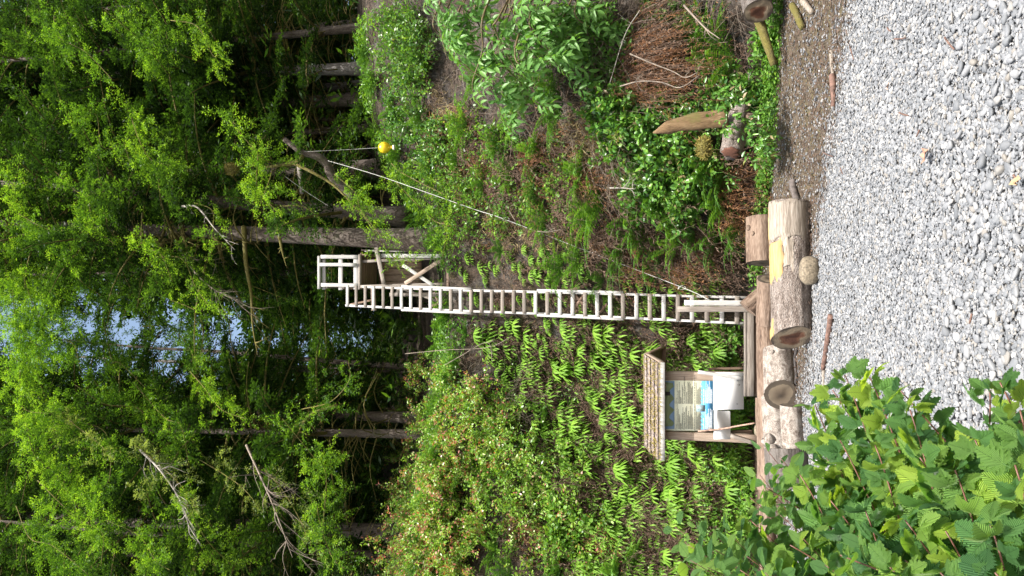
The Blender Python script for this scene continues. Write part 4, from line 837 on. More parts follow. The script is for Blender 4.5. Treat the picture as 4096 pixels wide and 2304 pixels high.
M_rockt = plain('tan_speckled_rock', (.17, .14, .10), .85, .3, 45, bmp=.6, bd=.006)
p = atz(3283, 1078, .0); rock('boulder', 'tan speckled stone wedged against the front log', V3(p[0], p[1] + .10, .10), V3(.16, .10, .115), M_rockt, 2)
p = at(2995, 1722, 13.2); rock('boulder', 'pale stone beside the left foot of the notice board', V3(p[0], p[1], G(p[0], 13.2) + .13), V3(.12, .1, .14), M_rockt, 5)
def stick(label, pts, r, m, seed=1, name='stick', lift=None, cat='stick', ends=None):
    P = [];
    for (x, y) in pts:
        q = atz(x, y, .03); P.append(V3(q[0], q[1], G(q[0], q[1]) + (lift or r)))
    o = thing(name, label, cat, P[0]); C = curve(P, 18); k = len(C)
    mk('wood', *tube(C, r * np.linspace(1, .75, k), 10, True, .22, seed), m, True, parent=o); return o
M_redbark = plain('red_brown_bark', (.13, .075, .058), .85, .35, 22, bmp=.8, bd=.006); M_pine = plain('orange_broken_wood', (.55, .27, .10), .8, .2, 20)
stick('thick reddish stick lying on the gravel in front of the logs', [(3328, 1262), (3318, 1330), (3300, 1440), (3292, 1475)], .033, M_redbark, 3)
stick('pale broken tip beyond the thick reddish stick', [(3292, 1478), (3290, 1540)], .022, M_splitwood, 4)
stick('thin charred stick lying at the base of the pale log', [(3186, 1392), (3178, 1440), (3184, 1500), (3180, 1545)], .022, plain('charred_wood', (.05, .045, .045), .8, .3, 20), 5)
stick('red bark stick among the needles on the right', [(3330, 300), (3336, 380), (3334, 425)], .032, M_redbark, 7)
stick('frayed pale bark strip above the red stick', [(3322, 205), (3330, 300)], .024, M_splitwood, 8)
stick('dark bent root poking out beside the white split end of the front log', [(3190, 720), (3192, 760), (3200, 800), (3215, 815)], .05, plain('dark_root', (.10, .085, .08), .9, .3, 15), 9)
stick('bleached split branch at the right border', [(3240, 0), (3262, 48)], .04, M_splitwood, 10); stick('mossy brown branch stub at the right border', [(3215, 20), (3238, 108)], .05, M_mossy, 11)
for (x, y, l, a) in ((3610, 450, 38, .3), (3590, 155, 45, -.1), (3790, 150, 60, .9), (3370, 672, 25, 1.2), (3690, 520, 28, 2), (3560, 110, 20, .8), (3410, 190, 50, 1.3), (3900, 1255, 40, 1.8), (4070, 700, 30, 1), (3300, 610, 40, .4)):
    stick('small twig on the gravel', [(x, y), (x + l * math.cos(a) * .5, y + l * math.sin(a) * .5 + 2), (x + l * math.cos(a), y + l * math.sin(a))], .006, M_redbark, x, lift=.045)
for o in bpy.data.objects:
    if o.get('label') == 'small twig on the gravel': o['label'] = 'small brown twig lying on open grey gravel'; o['group'] = 'twigs scattered on the gravel'
def dry_leaf(label, x, y, s, c):
    p = atz(x, y, .05); mb = MB(); r = np.random.default_rng(int(x)); k = 9; a = np.linspace(0, 6.28, k, endpoint=False)
    V = [p + V3(0, 0, .015)] + [p + V3(math.cos(t) * s * (.5 + .6 * r.random()), math.sin(t) * s * (.5 + .6 * r.random()), .04 * r.random()) for t in a]
    o = mk('dry_leaf', V, np.array([[0, i + 1, (i + 1) % k + 1] for i in range(k)]), plain('curled_leaf_' + str(x), c, .8, .3, 40), parent=None); tag(o, label, 'leaf')
dry_leaf('curled brown dead leaf lying alone on the gravel', 3710, 620, .06, (.34, .20, .14)); dry_leaf('pale orange leaf scrap at the bottom right of the gravel', 4075, 722, .03, (.4, .25, .14)); dry_leaf('faded pink bark chip on the gravel near the right', 3562, 345, .03, (.45, .32, .26))
# broken stump with spike and hollow log on the right
ss_ = thing('broken_stump', 'rotting stump with a long upright wooden spike at the foot of the bank', 'stump', at(2960, 500, 11.2))
C = curve([at(2905, 470, 11.0), at(2810, 480, 10.95), at(2700, 500, 10.9), at(2612, 530, 10.85)], 20); V, Fl = tube(C, np.r_[np.linspace(.13, .10, 14), np.linspace(.095, .012, len(C) - 14)], 12, True, .5, 3)
c0 = V.mean(0); V[:, 1] = c0[1] + (V[:, 1] - c0[1]) * .45; V = V + .035 * (np.stack([fbm(V[:, 0] * 9, V[:, 1] * 9, V[:, 2] * 2.5, 3), fbm(V[:, 0] * 9, V[:, 1] * 9 + 7, V[:, 2] * 2.5, 3), 0 * V[:, 0]], -1))
M_spike = bark('mossy_split_wood', (.05, .03, .015), (.14, .085, .04), (.22, .15, .08), moss=(.12, .105, .03), sc=.9, stretch=(1, 1, .12), bd=.012, mossamt=.55)
mk('spike', V, Fl, M_spike, True, parent=ss_)
C = curve([at(2960, 450, 11.2), at(2950, 520, 11.0), at(2925, 610, 10.75)], 16); mk('hollow_log', *tube(C, np.linspace(.15, .13, len(C)), 22, True, .7, 5), M_logbark, True, parent=ss_)
C = curve([at(2923, 612, 10.74), at(2921, 618, 10.73)], 3); mk('broken_face', *tube(C, [.125, .115, .085, .05], 22, True, .7, 6), M_end, True, parent=ss_)
for k, (a, c_) in enumerate((((2990, 470), (3040, 500)),)):
    mk('root', *tube(curve([at(*a, 11.0), at((a[0] + c_[0]) / 2 + 10, (a[1] + c_[1]) / 2 - 12, 10.95), at(*c_, 11.0)], 8), np.linspace(.07, .03, 9), 9, True, .4, k), M_logbrown, True, parent=ss_)
spg = thing('leafy_sprigs', 'sprigs of pointed green leaves growing over the hollow log of the stump', 'plant', at(3060, 520, 10.7)); r = np.random.default_rng(61); mb = MB(); sb = MB()
for (x, y) in ((2860, 455), (2880, 520), (2930, 480), (2960, 540), (2990, 500), (3010, 600), (3030, 450), (3040, 560), (2990, 640), (2900, 400), (2960, 400), (3060, 620), (2850, 400)):
    a_ = at(x + 90, y + 20 * r.normal(), 10.95); e_ = at(x, y, 10.55); q_ = curve([a_, (a_ + e_) / 2 + V3(.03, -.05, .02), e_], 10); sb.add(*tube(q_, [.006, .003], 4, False)); k = 26; i_ = r.integers(3, len(q_), k)
    ovals(q_[i_] + .05 * r.normal(size=(k, 3)), nrm(rv(k, r) + V3(0, -.4, -.1)), nrm(V3(0, -.5, .8) + .4 * r.normal(size=(k, 3))), .07 + .05 * r.random(k), .03 + .02 * r.random(k), np.clip(.45 + .3 * r.normal(size=k), 0, 1), mb)
tag(mb.build('leaves', M_salal, spg), kind='stuff'); tag(sb.build('stems', M_stem, spg), kind='stuff')
moss_lump('golden moss clump on the stump above the hollow log', at(2815, 590, 10.9), V3(.17, .14, .11), 8)
sl = at(3030, 25, 10.6); log('driftwood_log', 'brown sawn log end in the top right corner of the bank', sl + V3(-.1, -.1, 0), sl + V3(.8, .4, .1), .19, .2, M_logdark, M_end, seed=52, nz=.05)
mr = thing('root', 'mossy root leaning down the dark hollow on the far right', 'root', at(3090, 240, 10.9))
mk('wood', *tube(curve([at(3010, 30, 10.9), at(3050, 120, 10.8), at(3075, 200, 10.75), at(3095, 260, 10.8)], 14), np.linspace(.07, .05, 15), 10, True, .3, 31), M_mossy, True, parent=mr)
# ------------------------------------------------------------------ ferns
def frond(mb, P, d0, L, droop, r, npin=22, pw=.11, width=.022, tn=.5, seed=0, curl=.0):
    """one arching frond: rachis plus paired narrow pinnae"""
    s = np.linspace(0, 1, npin + 3); d0 = nrm(d0); C = P + d0 * (L * s)[:, None]; C[:, 2] -= droop * L * s ** 2.2
    T = nrm(np.gradient(C, axis=0)); sd = nrm(np.cross(T, V3(0, 0, 1)) + 1e-6); 
    mb.add(*tube(C, np.linspace(.005, .002, len(C)), 3, False), t=tn * .6)
    i = np.arange(2, npin + 2); pr = np.sin(np.clip(s[i] * 1.05 + .08, 0, 1) * math.pi) ** .55 * (1.15 - s[i] * .75)
    for sg in (-1, 1):
        D = nrm(sd[i] * sg + T[i] * .35 + V3(0, 0, -.25 - curl) + .10 * r.normal(size=(len(i), 3))); N = nrm(np.cross(T[i], sd[i]) + .25 * r.normal(size=(len(i), 3)))
        kites(C[i], D, N, pw * pr * (.85 + .3 * r.random(len(i))), width, np.clip(tn + .12 * r.normal(size=len(i)), 0, 1), mb)
def fern_mesh(seed, nf, L, m, droop=.55, pw=.12, out=.8, npin=22, spread=math.pi, tn=.5, name='fronds'):
    """template growing from a wall that faces -Y: fronds arch out and down"""
    r = np.random.default_rng(seed); mb = MB()
    for k in range(nf):
        a = -math.pi / 2 + (k + .5 - nf / 2) / nf * spread + .2 * r.normal(); e = .35 + .75 * r.random()
        frond(mb, V3(0, 0, 0), V3(math.cos(a) * out * 1.15, math.sin(a) * out * .6 - .1, e * .85), L * (.7 + .45 * r.random()), droop * .55 + .45 * r.random(), r, npin, pw, .020 * L / .8, tn + .15 * r.normal())
    return mb
def dead_skirt(mb, P, L, r, n_=16, w=.22, tn=.4):
    ln = 0.12 if abs(P[1]) < 1 else float(RUN(P[0]) / ZT(P[0])) * .95 + .05
    for k in range(n_):
        a = r.normal() * w; s = np.linspace(0, 1, 9); l = L * (.25 + .95 * r.random()); ph = 6 * r.random(); wob = .05 * r.normal()
        C = P + V3(a * .4, 0, 0) + np.stack([a * s + .03 * np.sin(s * 5 + k) + wob * np.sin(s * 9 + ph), -.14 * np.sin(s * 2.2) - .04 * r.random() * s - ln * l * s, -l * s ** 1.15], -1)
        T = nrm(np.gradient(C, axis=0)); mb.add(*tube(C, np.linspace(.004, .002, 9), 3, False), t=tn)
        i = np.repeat(np.arange(1, 9), 2); sg = np.tile([-1, 1], 8)[:, None]; q = C[i] + T[i] * (r.random(16) * l / 9)[:, None]
        kites(q, nrm(V3(1, 0, 0) * sg * .7 + T[i] * .9 + .3 * r.normal(size=(16, 3))), rv(16, r), .045 + .03 * r.random(16), .012, np.clip(tn + .25 * r.normal(size=16), 0, 1), mb)
SW = []
for k in range(4):
    a = fern_mesh(60 + k, 12, .85, M_fern, pw=.10, tn=.5).build('fronds', M_fern, link=False)
    mb = MB(); r = np.random.default_rng(k); dead_skirt(mb, V3(0, -.02, -.05), .75, r, 12, .22, .45); SW.append((a, mb.build('dead_fronds', M_dead, link=False)))
def place(kind, name, label, cat, P, rot, sc, group, tilt=0.0):
    o = thing(name, label, cat, P, group); o.rotation_euler = (tilt, 0, rot); o.scale = (sc,) * 3
    for src in kind:
        c = bpy.data.objects.new(src.name, src.data); COL.objects.link(c); c.parent = o
    return o
SF = [ # photo position of each crown of a sword fern, scale, what it is near
 (2230, 340, 1.0, 'below the elderberry, upper one'), (2130, 380, .9, 'below the elderberry, tilted up'), (2260, 430, 1.0, 'below the elderberry, lower one'), (1880, 500, .8, 'on the upper right bank'), (1700, 470, .7, 'near the top of the right bank'),
 (2010, 590, .8, 'beside the dry brush, upper'), (2170, 610, .85, 'beside the dry brush, lower'), (1850, 640, .6, 'right of the rope, high'), (2060, 700, .7, 'above the brown fern skirts'), (1750, 700, .65, 'under the lime bough'),
 (2420, 800, 1.15, 'with the longest fronds in the middle of the bank'), (2380, 860, 1.0, 'close to the rope, middle of the bank'), (2560, 880, 1.0, 'left of the salal patch'), (2640, 800, .9, 'beside the salal patch'), (2520, 960, .9, 'just right of the rope end'),
 (2600, 960, .9, 'above the loose planks'), (2700, 880, .9, 'below the salal patch'), (2880, 950, 1.0, 'behind the cracked brown block, upper'), (2960, 900, .9, 'behind the cracked brown block, lower'), (2900, 820, .9, 'left of the stump hollow'),
 (2330, 1040, .95, 'right beside the ladder, half way up'), (2260, 1080, .9, 'touching the ladder, half way up'), (2420, 1120, .7, 'touching the ladder below the bracket'), (2640, 1080, .75, 'where the rope nears the ladder'), (2790, 1110, .6, 'right of the ladder foot'),
 (2020, 1000, .5, 'on bare rock right of the ladder'), (1800, 1010, .55, 'at the tower foot'), (1640, 1300, .85, 'at the cliff lip left of the ladder, dark'), (1700, 1330, .7, 'at the cliff lip left of the ladder, bright'), (1790, 1370, .75, 'left of the ladder top, yellowish'),
 (1880, 1330, .5, 'left of the ladder, small'), (2880, 210, 1.0, 'in the dark hollow on the right, upper'), (2940, 250, 1.1, 'in the dark hollow on the right, lower'), (2830, 130, .9, 'in the dark hollow near the right border'), (2560, 300, .6, 'above the thatch of dead fronds'),
 (2850, 640, .9, 'left of the moss clump'), (2900, 700, 1.0, 'left of the hollow log'), (2980, 720, .8, 'beside the dark bent root'), (2000, 2180, .8, 'near the left border, upper'), (2060, 2270, .9, 'at the left border'),
 (1980, 1950, .6, 'below the thicket'), (2250, 2270, .8, 'low at the left border'), (2480, 2270, .9, 'at the left border above the dogwood'), (2560, 2200, .7, 'above the dogwood leaves'), (2200, 1640, .5, 'hidden in the maidenhair ferns'),
 (1950, 740, .6, 'in the brown skirts right of the rope'), (2480, 1040, .7, 'above the ladder foot board'), (2150, 760, .55, 'beside the leaning dead stick'), (2720, 980, .8, 'just above the block'), (2450, 560, .6, 'above the salal'), (2350, 700, .9, 'under the dry brush'), (2200, 880, .8, 'just above the rope, middle'), (2780, 940, .8, 'low on the bank above the log'), (2660, 1000, .7, 'between salal and ladder foot'), (1930, 330, .8, 'under the elderberry tips'), (2080, 480, .8, 'on the brown slope of the upper right bank')]
Q = hit([s[0] for s in SF], [s[1] for s in SF], .22)
for i, (x, y, sc, w_) in enumerate(SF):
    place(SW[i % 4], 'sword_fern', 'green sword fern ' + w_, 'fern', Q[i], rng.normal() * .35, sc * 1.35, 'sword ferns on the bank', .1 * rng.normal() - .45 * math.atan(float(RUN(Q[i][0]) / ZT(Q[i][0]))))
# maidenhair ferns
def fan(mb, P, out, r, L, nf, tn):
    """fan of finger-like leaflets that hang over"""
    sd = nrm(np.cross(out, V3(0, 0, 1))); 
    for k in range(nf):
        a = (k - (nf - 1) / 2) / nf * 3.0; d = nrm(out * math.cos(a) * .9 + sd * math.sin(a) + V3(0, 0, .25)); l = L * (.65 + .35 * math.cos(a * .7)) * (.85 + .3 * r.random())
        s = np.linspace(0, 1, 8); C = P + d * (l * s)[:, None]; C[:, 2] -= (.75 + .2 * r.random()) * l * s ** 2
        T = nrm(np.gradient(C, axis=0)); n_ = nrm(np.cross(T, d + V3(0, 0, .02))); u = nrm(np.cross(T, sd * math.cos(a) + out * -math.sin(a) + 1e-4)); wd = nrm(np.cross(T, u))
        w2 = .016 * np.sin(np.clip(s * .92 + .08, 0, 1) * math.pi) ** .5 * (L / .22); i = np.arange(8)
        V = np.stack([C + wd * (w2 * (1 + .25 * (-1) ** i))[:, None], C - wd * (w2 * (1 - .25 * (-1) ** i))[:, None] + V3(0, 0, .003)], 1).reshape(-1, 3)
        mb.add(V, np.array([[2 * j, 2 * j + 1, 2 * j + 3, 2 * j + 2] for j in range(7)]), np.clip(tn + .12 * r.normal() + .0 * s[0], 0, 1))
MD = []
for k in range(6):
    r = np.random.default_rng(200 + k); mb = MB()
    for f in range(3 + k % 3):
        a = -math.pi / 2 + r.normal() * .5; fan(mb, V3(.10 * r.normal(), 0, .08 * r.normal()), V3(math.cos(a), math.sin(a), 0), r, .24, 8 + r.integers(0, 3), .45 + .2 * r.normal())
    o = mb.build('fronds', M_maiden, link=False); dm = MB(); dead_skirt(dm, V3(0, .02, -.02), .40, r, 8, .10, .35); MD.append((o, dm.build('dead_stalks', M_dead, link=False)))
def zone_pts(n_, poly, seed, mind=0):
    r = np.random.default_rng(seed); poly = np.array(poly, float); out = []; lo, hi = poly.min(0), poly.max(0); tries = 0
    while len(out) < n_ and tries < n_ * 60:
        tries += 1; p = lo + (hi - lo) * r.random(2); c = False; j = len(poly) - 1
        for i in range(len(poly)):
            if (poly[i, 1] > p[1]) != (poly[j, 1] > p[1]) and p[0] < (poly[j, 0] - poly[i, 0]) * (p[1] - poly[i, 1]) / (poly[j, 1] - poly[i, 1]) + poly[i, 0]: c = not c
            j = i
        if c and (mind == 0 or not out or np.min(np.sum((np.array(out) - p) ** 2, 1)) > mind ** 2): out.append(p)
    return np.array(out)
Z1 = [(1900, 1330), (2000, 1280), (2960, 1310), (2960, 2304), (2200, 2304), (2060, 1950), (2080, 1700), (1980, 1480)]
pts = zone_pts(400, Z1, 5, 25); Q = hit(pts[:, 0], pts[:, 1], .05)
SCM = .6 + .95 * rng.random(len(Q)) ** 1.3; keepm = set(np.argsort(-SCM)[:218].tolist()); xtra = MB(); xtd = MB()
def stamp(mb, me, P, rot, sc):
    k = len(me.vertices); co = np.empty(k * 3, np.float32); me.vertices.foreach_get('co', co); co = co.reshape(-1, 3) * sc; c_, s_ = math.cos(rot), math.sin(rot); co = co @ np.array([[c_, s_, 0], [-s_, c_, 0], [0, 0, 1]]) + P
    t = np.empty(k, np.float32); me.attributes['tint'].data.foreach_get('value', t); q4 = [p.vertices[:] for p in me.polygons if len(p.vertices) == 4]; mb.add(co, np.array(q4), t)
for i, P in enumerate(Q):
    if i not in keepm:
        ro = rng.normal() * .35; stamp(xtra, MD[i % 6][0].data, P, ro, SCM[i]); continue
    x, y = pts[i]; zn = 'close beside the ladder, left side' if y < 1420 else 'right under the huckleberry thicket' if x < 2180 else 'at the left border' if y > 2100 else 'behind and beside the notice board' if x > 2640 and y < 1860 else 'above the mossy roof' if x < 2640 and y < 1860 else 'low on the dark cliff left of the notice board' if x > 2500 else 'half way up the left cliff'
    place(MD[i % 6], 'maidenhair_fern', 'light green maidenhair fern tuft drooping ' + zn, 'fern', P, rng.normal() * .35, SCM[i], 'maidenhair ferns ' + zn)
tag(xtra.build('maidenhair_ferns', M_maiden), 'the smallest pale green fern tufts scattered over the left cliff', 'ferns', kind='stuff')
pts = zone_pts(48, [(1850, 1020), (1850, 1140), (2900, 1185), (2900, 1120), (2350, 1000), (2050, 940)], 6, 36); pts2 = zone_pts(30, [(1880, 1175), (2900, 1195), (2900, 1280), (1900, 1240)], 8, 30)
for src, lab, grp in ((pts, 'small light green maidenhair fern on the bare rock right of the ladder', 'maidenhair ferns right of the ladder'), (pts2, 'small light green maidenhair fern seen between the ladder rungs', 'maidenhair ferns behind the rungs')):
    for i, P in enumerate(hit(src[:, 0], src[:, 1], .04)): place(MD[(i + 2) % 6], 'maidenhair_fern', lab, 'fern', P, rng.normal() * .3, .5 + .45 * rng.random(), grp)
# thatch of dead fronds and roots hanging on the rock: uncountable
mb = MB(); pts = np.vstack([zone_pts(250, Z1, 15, 20), zone_pts(90, [(1750, 640), (2050, 560), (2300, 620), (2300, 960), (2700, 1120), (2900, 1180), (2900, 1000), (2650, 900), (1850, 960)], 16, 20), zone_pts(40, [(1850, 1020), (1900, 1260), (2900, 1280), (2900, 1020)], 18, 25)])
for P in hit(pts[:, 0], pts[:, 1], .03): dead_skirt(mb, P, .30 + .35 * rng.random(), rng, 9, .14, .20 + .35 * rng.random())
tag(mb.build('dead_thatch', M_dead), 'brown dead fronds and hair roots hanging all over the shaded rock', 'dead ferns', kind='stuff')
DS = [(1850, 560, .8, 'high on the right bank'), (1900, 700, .8, 'below the lime boughs'), (2150, 640, .9, 'in the middle of the right bank'), (2280, 700, .9, 'below the dry brush'), (2350, 940, .9, 'right of the rope, middle'), (2700, 1060, .9, 'right of the ladder foot'), (2100, 900, .7, 'beside the upper rope'), (2860, 880, .9, 'behind the brown block'), (2000, 640, .8, 'below the upper sword ferns'), (2060, 690, 1, 'beside the dry brush'), (1960, 760, .8, 'right of the rope'), (2080, 620, .8, 'under the right hand sword ferns'), (2230, 800, .8, 'left of the big sword fern'), (2480, 1010, 1.1, 'above the ladder foot'), (2620, 1030, 1, 'between rope and ladder foot'),
      (2480, 300, 1.3, 'forming the big red brown curtain on the right, top'), (2500, 240, 1.26, 'forming the big red brown curtain on the right, middle'), (2540, 350, 1.26, 'forming the big red brown curtain on the right, lower edge'), (2440, 265, .9, 'forming the big red brown curtain on the right, back'),
      (2900, 760, 1, 'beside the stump hollow'), (2980, 800, .8, 'above the front log'), (1770, 1430, .8, 'under the yellowish fern'), (2560, 2090, .9, 'low on the left cliff'), (2060, 2120, .9, 'below the thicket at the left'), (2250, 1950, .8, 'in the middle of the left cliff'), (2350, 2150, .9, 'left cliff, near the maple leaved vine')]
for i, (x, y, sc, w_) in enumerate(DS):
    mb = MB(); r = np.random.default_rng(300 + i); P = hit(x, y, .12 if sc < 1.25 else .25)[0]
    for q in range(3 if sc < 1.25 else 6): dead_skirt(mb, P + V3((.16 if sc < 1.25 else .28) * r.normal(), -.05 * r.random(), .1 * r.normal()), .85 * sc, r, 16, .20 * sc, .35 + .25 * r.random())
    tag(mb.build('dead_fern', M_rust if i % 2 else M_dead), 'dead brown fern skirt ' + w_, 'dead fern', 'dead fern skirts')
# ------------------------------------------------------------------ shrubs on the cliff
def carpet(name, label, poly, k, Ls, Wl, mat, thr, seed, tn=(.3, .4), fs=1.8, out=.12):
    r = np.random.default_rng(seed); p = zone_pts(k, poly, seed); H = hit(p[:, 0], p[:, 1], 0); c = vnoise(H[:, 0] * fs + seed, H[:, 1], H[:, 2] * fs) * .65 + vnoise(H[:, 0] * fs * 3, H[:, 1], H[:, 2] * fs * 3 + seed) * .35; H = H[c > thr]; q = 5
    P = np.repeat(H, q, 0) + .05 * r.normal(size=(len(H) * q, 3)); P[:, 1] -= out * r.random(len(P)); n_ = len(P); mb = MB()
    kites(P, nrm(rv(n_, r) + V3(0, -.5, -.5)), nrm(V3(0, -.5, .7) + .5 * r.normal(size=(n_, 3))), Ls * (.5 + r.random(n_)), Wl * (.6 + .8 * r.random(n_)), np.clip(tn[0] + tn[1] * vnoise(P[:, 0] * 3, seed, P[:, 2] * 3) + .15 * r.normal(size=n_), 0, 1), mb)
    tag(mb.build(name, mat), label, 'ground cover', kind='stuff')
carpet('wall_herbs', 'small bright leaves and moss filling the rock between the ferns on the left', Z1, 5200, .055, .032, M_huck, .49, 401, (.1, .5))
carpet('wall_moss', 'olive moss cushions on the left cliff', Z1, 3000, .03, .018, M_moss, .60, 402, (.0, .5), 1.3, .03)
RB = [(1700, 300), (1900, 500), (2050, 560), (2400, 480), (2700, 560), (3050, 700), (3040, 860), (2900, 1130), (2300, 1000), (1800, 1000), (1700, 700)]
carpet('bank_moss', 'olive and yellow moss patches on the right bank', RB, 3200, .045, .016, M_moss, .58, 403, (.0, .7), 1.2, .05)
carpet('bank_herbs', 'scattered small green leaves on the right bank', RB, 3000, .06, .032, M_herb, .56, 404, (.0, .6), 1.6)
carpet('bank_needles', 'rust coloured dead fern scraps on the right bank', RB, 5200, .11, .015, M_rust, .47, 405, (.0, 1.0), 1.5)
carpet('bank_straw', 'tan dead twigs and straw scraps on the right bank', RB, 4200, .16, .009, M_straw, .50, 406, (.1, .8), 1.1)
def shrub(name, label, cat, poly, n_l, Ls, Wl, mat, depth, seed, stems=14, oval=False, stem_mat=None, tn=(.2, .5), clump=1.0, group=None, nrm_up=.5, stemL=.9, tips=.0, twn=90):
    r = np.random.default_rng(seed); c = zone_pts(twn, poly, seed); H = hit(c[:, 0], c[:, 1], 0)
    root = thing(name, label, cat, H[H[:, 2].argmin()], group); sm = MB(); Ps = []; Dd = []; Tt = []
    per = n_l // len(H)
    for P in H:
        d = nrm(V3(.5 * r.normal(), -1.0, .35 + .5 * r.normal())); L = depth * (.35 + .9 * r.random()); q = curve([P, P + d * L * .5 + V3(0, 0, .08 * L), P + d * L - V3(0, 0, .25 * L * r.random())], 10)
        sm.add(*tube(q, np.linspace(.008, .002, len(q)), 4, False))
        for s in range(4):
            j = r.integers(2, len(q)); e = nrm(.6 * rv(1, r)[0] + d * .5 + V3(0, -.2, .1)) * L * (.25 + .4 * r.random()); q2 = curve([q[j - 1], q[j - 1] + e * .5, q[j - 1] + e], 6); sm.add(*tube(q2, np.linspace(.004, .0015, len(q2)), 3, False))
            k = per // 4; t = r.random(k) ** .7; idx = (t * (len(q2) - 1.01)).astype(int); Ps.append(q2[idx] + .035 * clump * r.normal(size=(k, 3))); Dd.append(np.broadcast_to(nrm(e), (k, 3)) * .7 + .7 * r.normal(size=(k, 3)) + V3(0, -.1, -.1)); Tt.append(np.clip(tn[0] + tn[1] * r.random() + .22 * r.normal(size=k) + tips * t, 0, 1))
    Ps = np.vstack(Ps); Dd = np.vstack(Dd); Tt = np.concatenate(Tt); k = len(Ps); N = nrm(V3(0, -.4, nrm_up) + .55 * r.normal(size=(k, 3))); mb = MB()
    (ovals if oval else kites)(Ps, Dd, N, Ls * (.6 + .7 * r.random(k)), Wl * (.7 + .5 * r.random(k)), Tt, mb)
    tag(mb.build('leaves', mat, root), kind='stuff'); tag(sm.build('stems', stem_mat or M_stem, root), kind='stuff'); return root
shrub('huckleberry_bush', 'dense light green huckleberry thicket with reddish tips spilling over the left cliff top', 'bush', [(1480, 1480), (1560, 1400), (1700, 1420), (1800, 1440), (1900, 1520), (2060, 1600), (2120, 1640), (2080, 1800), (2000, 1900), (1950, 2100), (1900, 2304), (1420, 2304), (1450, 2000), (1440, 1700)], 72000, .066, .038, M_huck, .75, 70, twn=480, tips=.2, tn=(.3, .5), oval=False)
shrub('huckleberry_bush', 'straggly lime shoots of huckleberry hanging below the thicket, in front of the ferns', 'bush', [(1950, 1640), (2080, 1600), (2200, 1750), (2200, 1900), (2120, 2050), (2000, 2000)], 4600, .07, .036, M_huck, 1.0, 71, twn=44, tips=.15, tn=(.35, .3))
shrub('leafy_shrub', 'mixed bright leafy shoots trailing over the ferns in the lower left cliff', 'bush', [(2060, 1560), (2300, 1700), (2420, 1900), (2500, 2150), (2480, 2300), (2150, 2300), (1980, 2000)], 6500, .075, .042, M_huck, .7, 171, twn=130, tips=.1, tn=(.25, .45))
shrub('huckleberry_bush', 'reddish tipped lower mass of the thicket at the left border', 'bush', [(1430, 1960), (1600, 1900), (1860, 1960), (1880, 2304), (1430, 2304)], 16000, .066, .038, M_huck, 1.1, 72, twn=110, tips=.1, tn=(.45, .5))
shrub('salal_bush', 'dense patch of rounded glossy salal leaves in the middle of the right bank', 'bush', [(2380, 360), (2480, 370), (2700, 410), (2790, 430), (2760, 540), (2800, 700), (2800, 860), (2700, 900), (2600, 850), (2520, 700), (2420, 560)], 12500, .095, .062, M_salal, .5, 73, oval=True, twn=280, tn=(.2, .6))
shrub('salal_bush', 'smaller glossy patch at the top of the right bank below the grey trunks', 'bush', [(1560, 330), (1700, 420), (1800, 560), (1800, 700), (1620, 620), (1560, 480)], 2600, .085, .05, M_salal, .5, 74, oval=True, twn=80, tn=(.2, .4))
shrub('leafy_shrub', 'mixed green leaves above the broken stump', 'bush', [(2800, 330), (2900, 300), (3060, 330), (3080, 480), (3020, 460), (2930, 420), (2850, 450)], 1700, .10, .05, M_salal, .45, 75, oval=True, twn=60, tn=(.3, .5))
shrub('leafy_shrub', 'sprigs of green leaves growing over and around the broken stump', 'bush', [(2820, 400), (2880, 380), (3070, 420), (3090, 640), (3040, 660), (2960, 640), (2900, 700), (2820, 640)], 1500, .09, .045, M_salal, .9, 175, oval=True, twn=50, tn=(.3, .5))
shrub('leafy_shrub', 'green leafy growth along the foot of the bank at the right', 'bush', [(3060, 130), (3180, 180), (3150, 330), (3110, 480), (3060, 420)], 1500, .085, .05, M_herb, .35, 76, oval=True, twn=60, tn=(.2, .5))
shrub('leafy_shrub', 'green brush on the slope between the grey trunks and the elderberry', 'bush', [(1560, 60), (1700, 60), (1760, 240), (1700, 400), (1600, 300)], 7000, .08, .042, M_huck, .7, 77, twn=150, tn=(.0, .35))
shrub('leafy_shrub', 'shaded green brush at the cliff top between ladder and thicket', 'bush', [(1440, 1310), (1560, 1290), (1680, 1290), (1600, 1400), (1480, 1480)], 5600, .09, .048, M_huck, .7, 78, twn=130, tn=(.05, .35))
shrub('leafy_shrub', 'low bright green plants behind the notice board and left of it', 'bush', [(2860, 1480), (2990, 1480), (3000, 1800), (2990, 2304), (2740, 2304), (2800, 2000), (2870, 1800)], 4600, .075, .045, M_herb, .45, 79, oval=True, twn=140, tn=(.3, .5))
shrub('leafy_shrub', 'low green plants in the gap between bench and ladder foot', 'bush', [(2850, 1300), (2960, 1300), (2965, 1480), (2860, 1470)], 700, .08, .055, M_herb, .25, 80, oval=True, twn=40, tn=(.1, .35))
shrub('leafy_shrub', 'patchy green growth over the middle of the right bank', 'bush', [(1720, 500), (1960, 420), (2100, 560), (2350, 620), (2400, 760), (2200, 920), (1900, 960), (1760, 880), (1700, 700)], 10500, .075, .04, M_huck, .4, 81, twn=300, tn=(.05, .45))
shrub('leafy_shrub', 'thin green growth on the lower right bank beside the salal', 'bush', [(2200, 60), (2750, 30), (2900, 100), (2700, 350), (2400, 340), (2250, 260)], 4200, .085, .045, M_herb, .5, 82, twn=90, tn=(.0, .4))
shrub('leafy_shrub', 'light green maple leaved vine on the left cliff', 'vine', [(2200, 1920), (2330, 1960), (2380, 2150), (2320, 2240), (2220, 2120)], 900, .10, .10, M_herb, .45, 83, oval=True, twn=30, tn=(.5, .3))
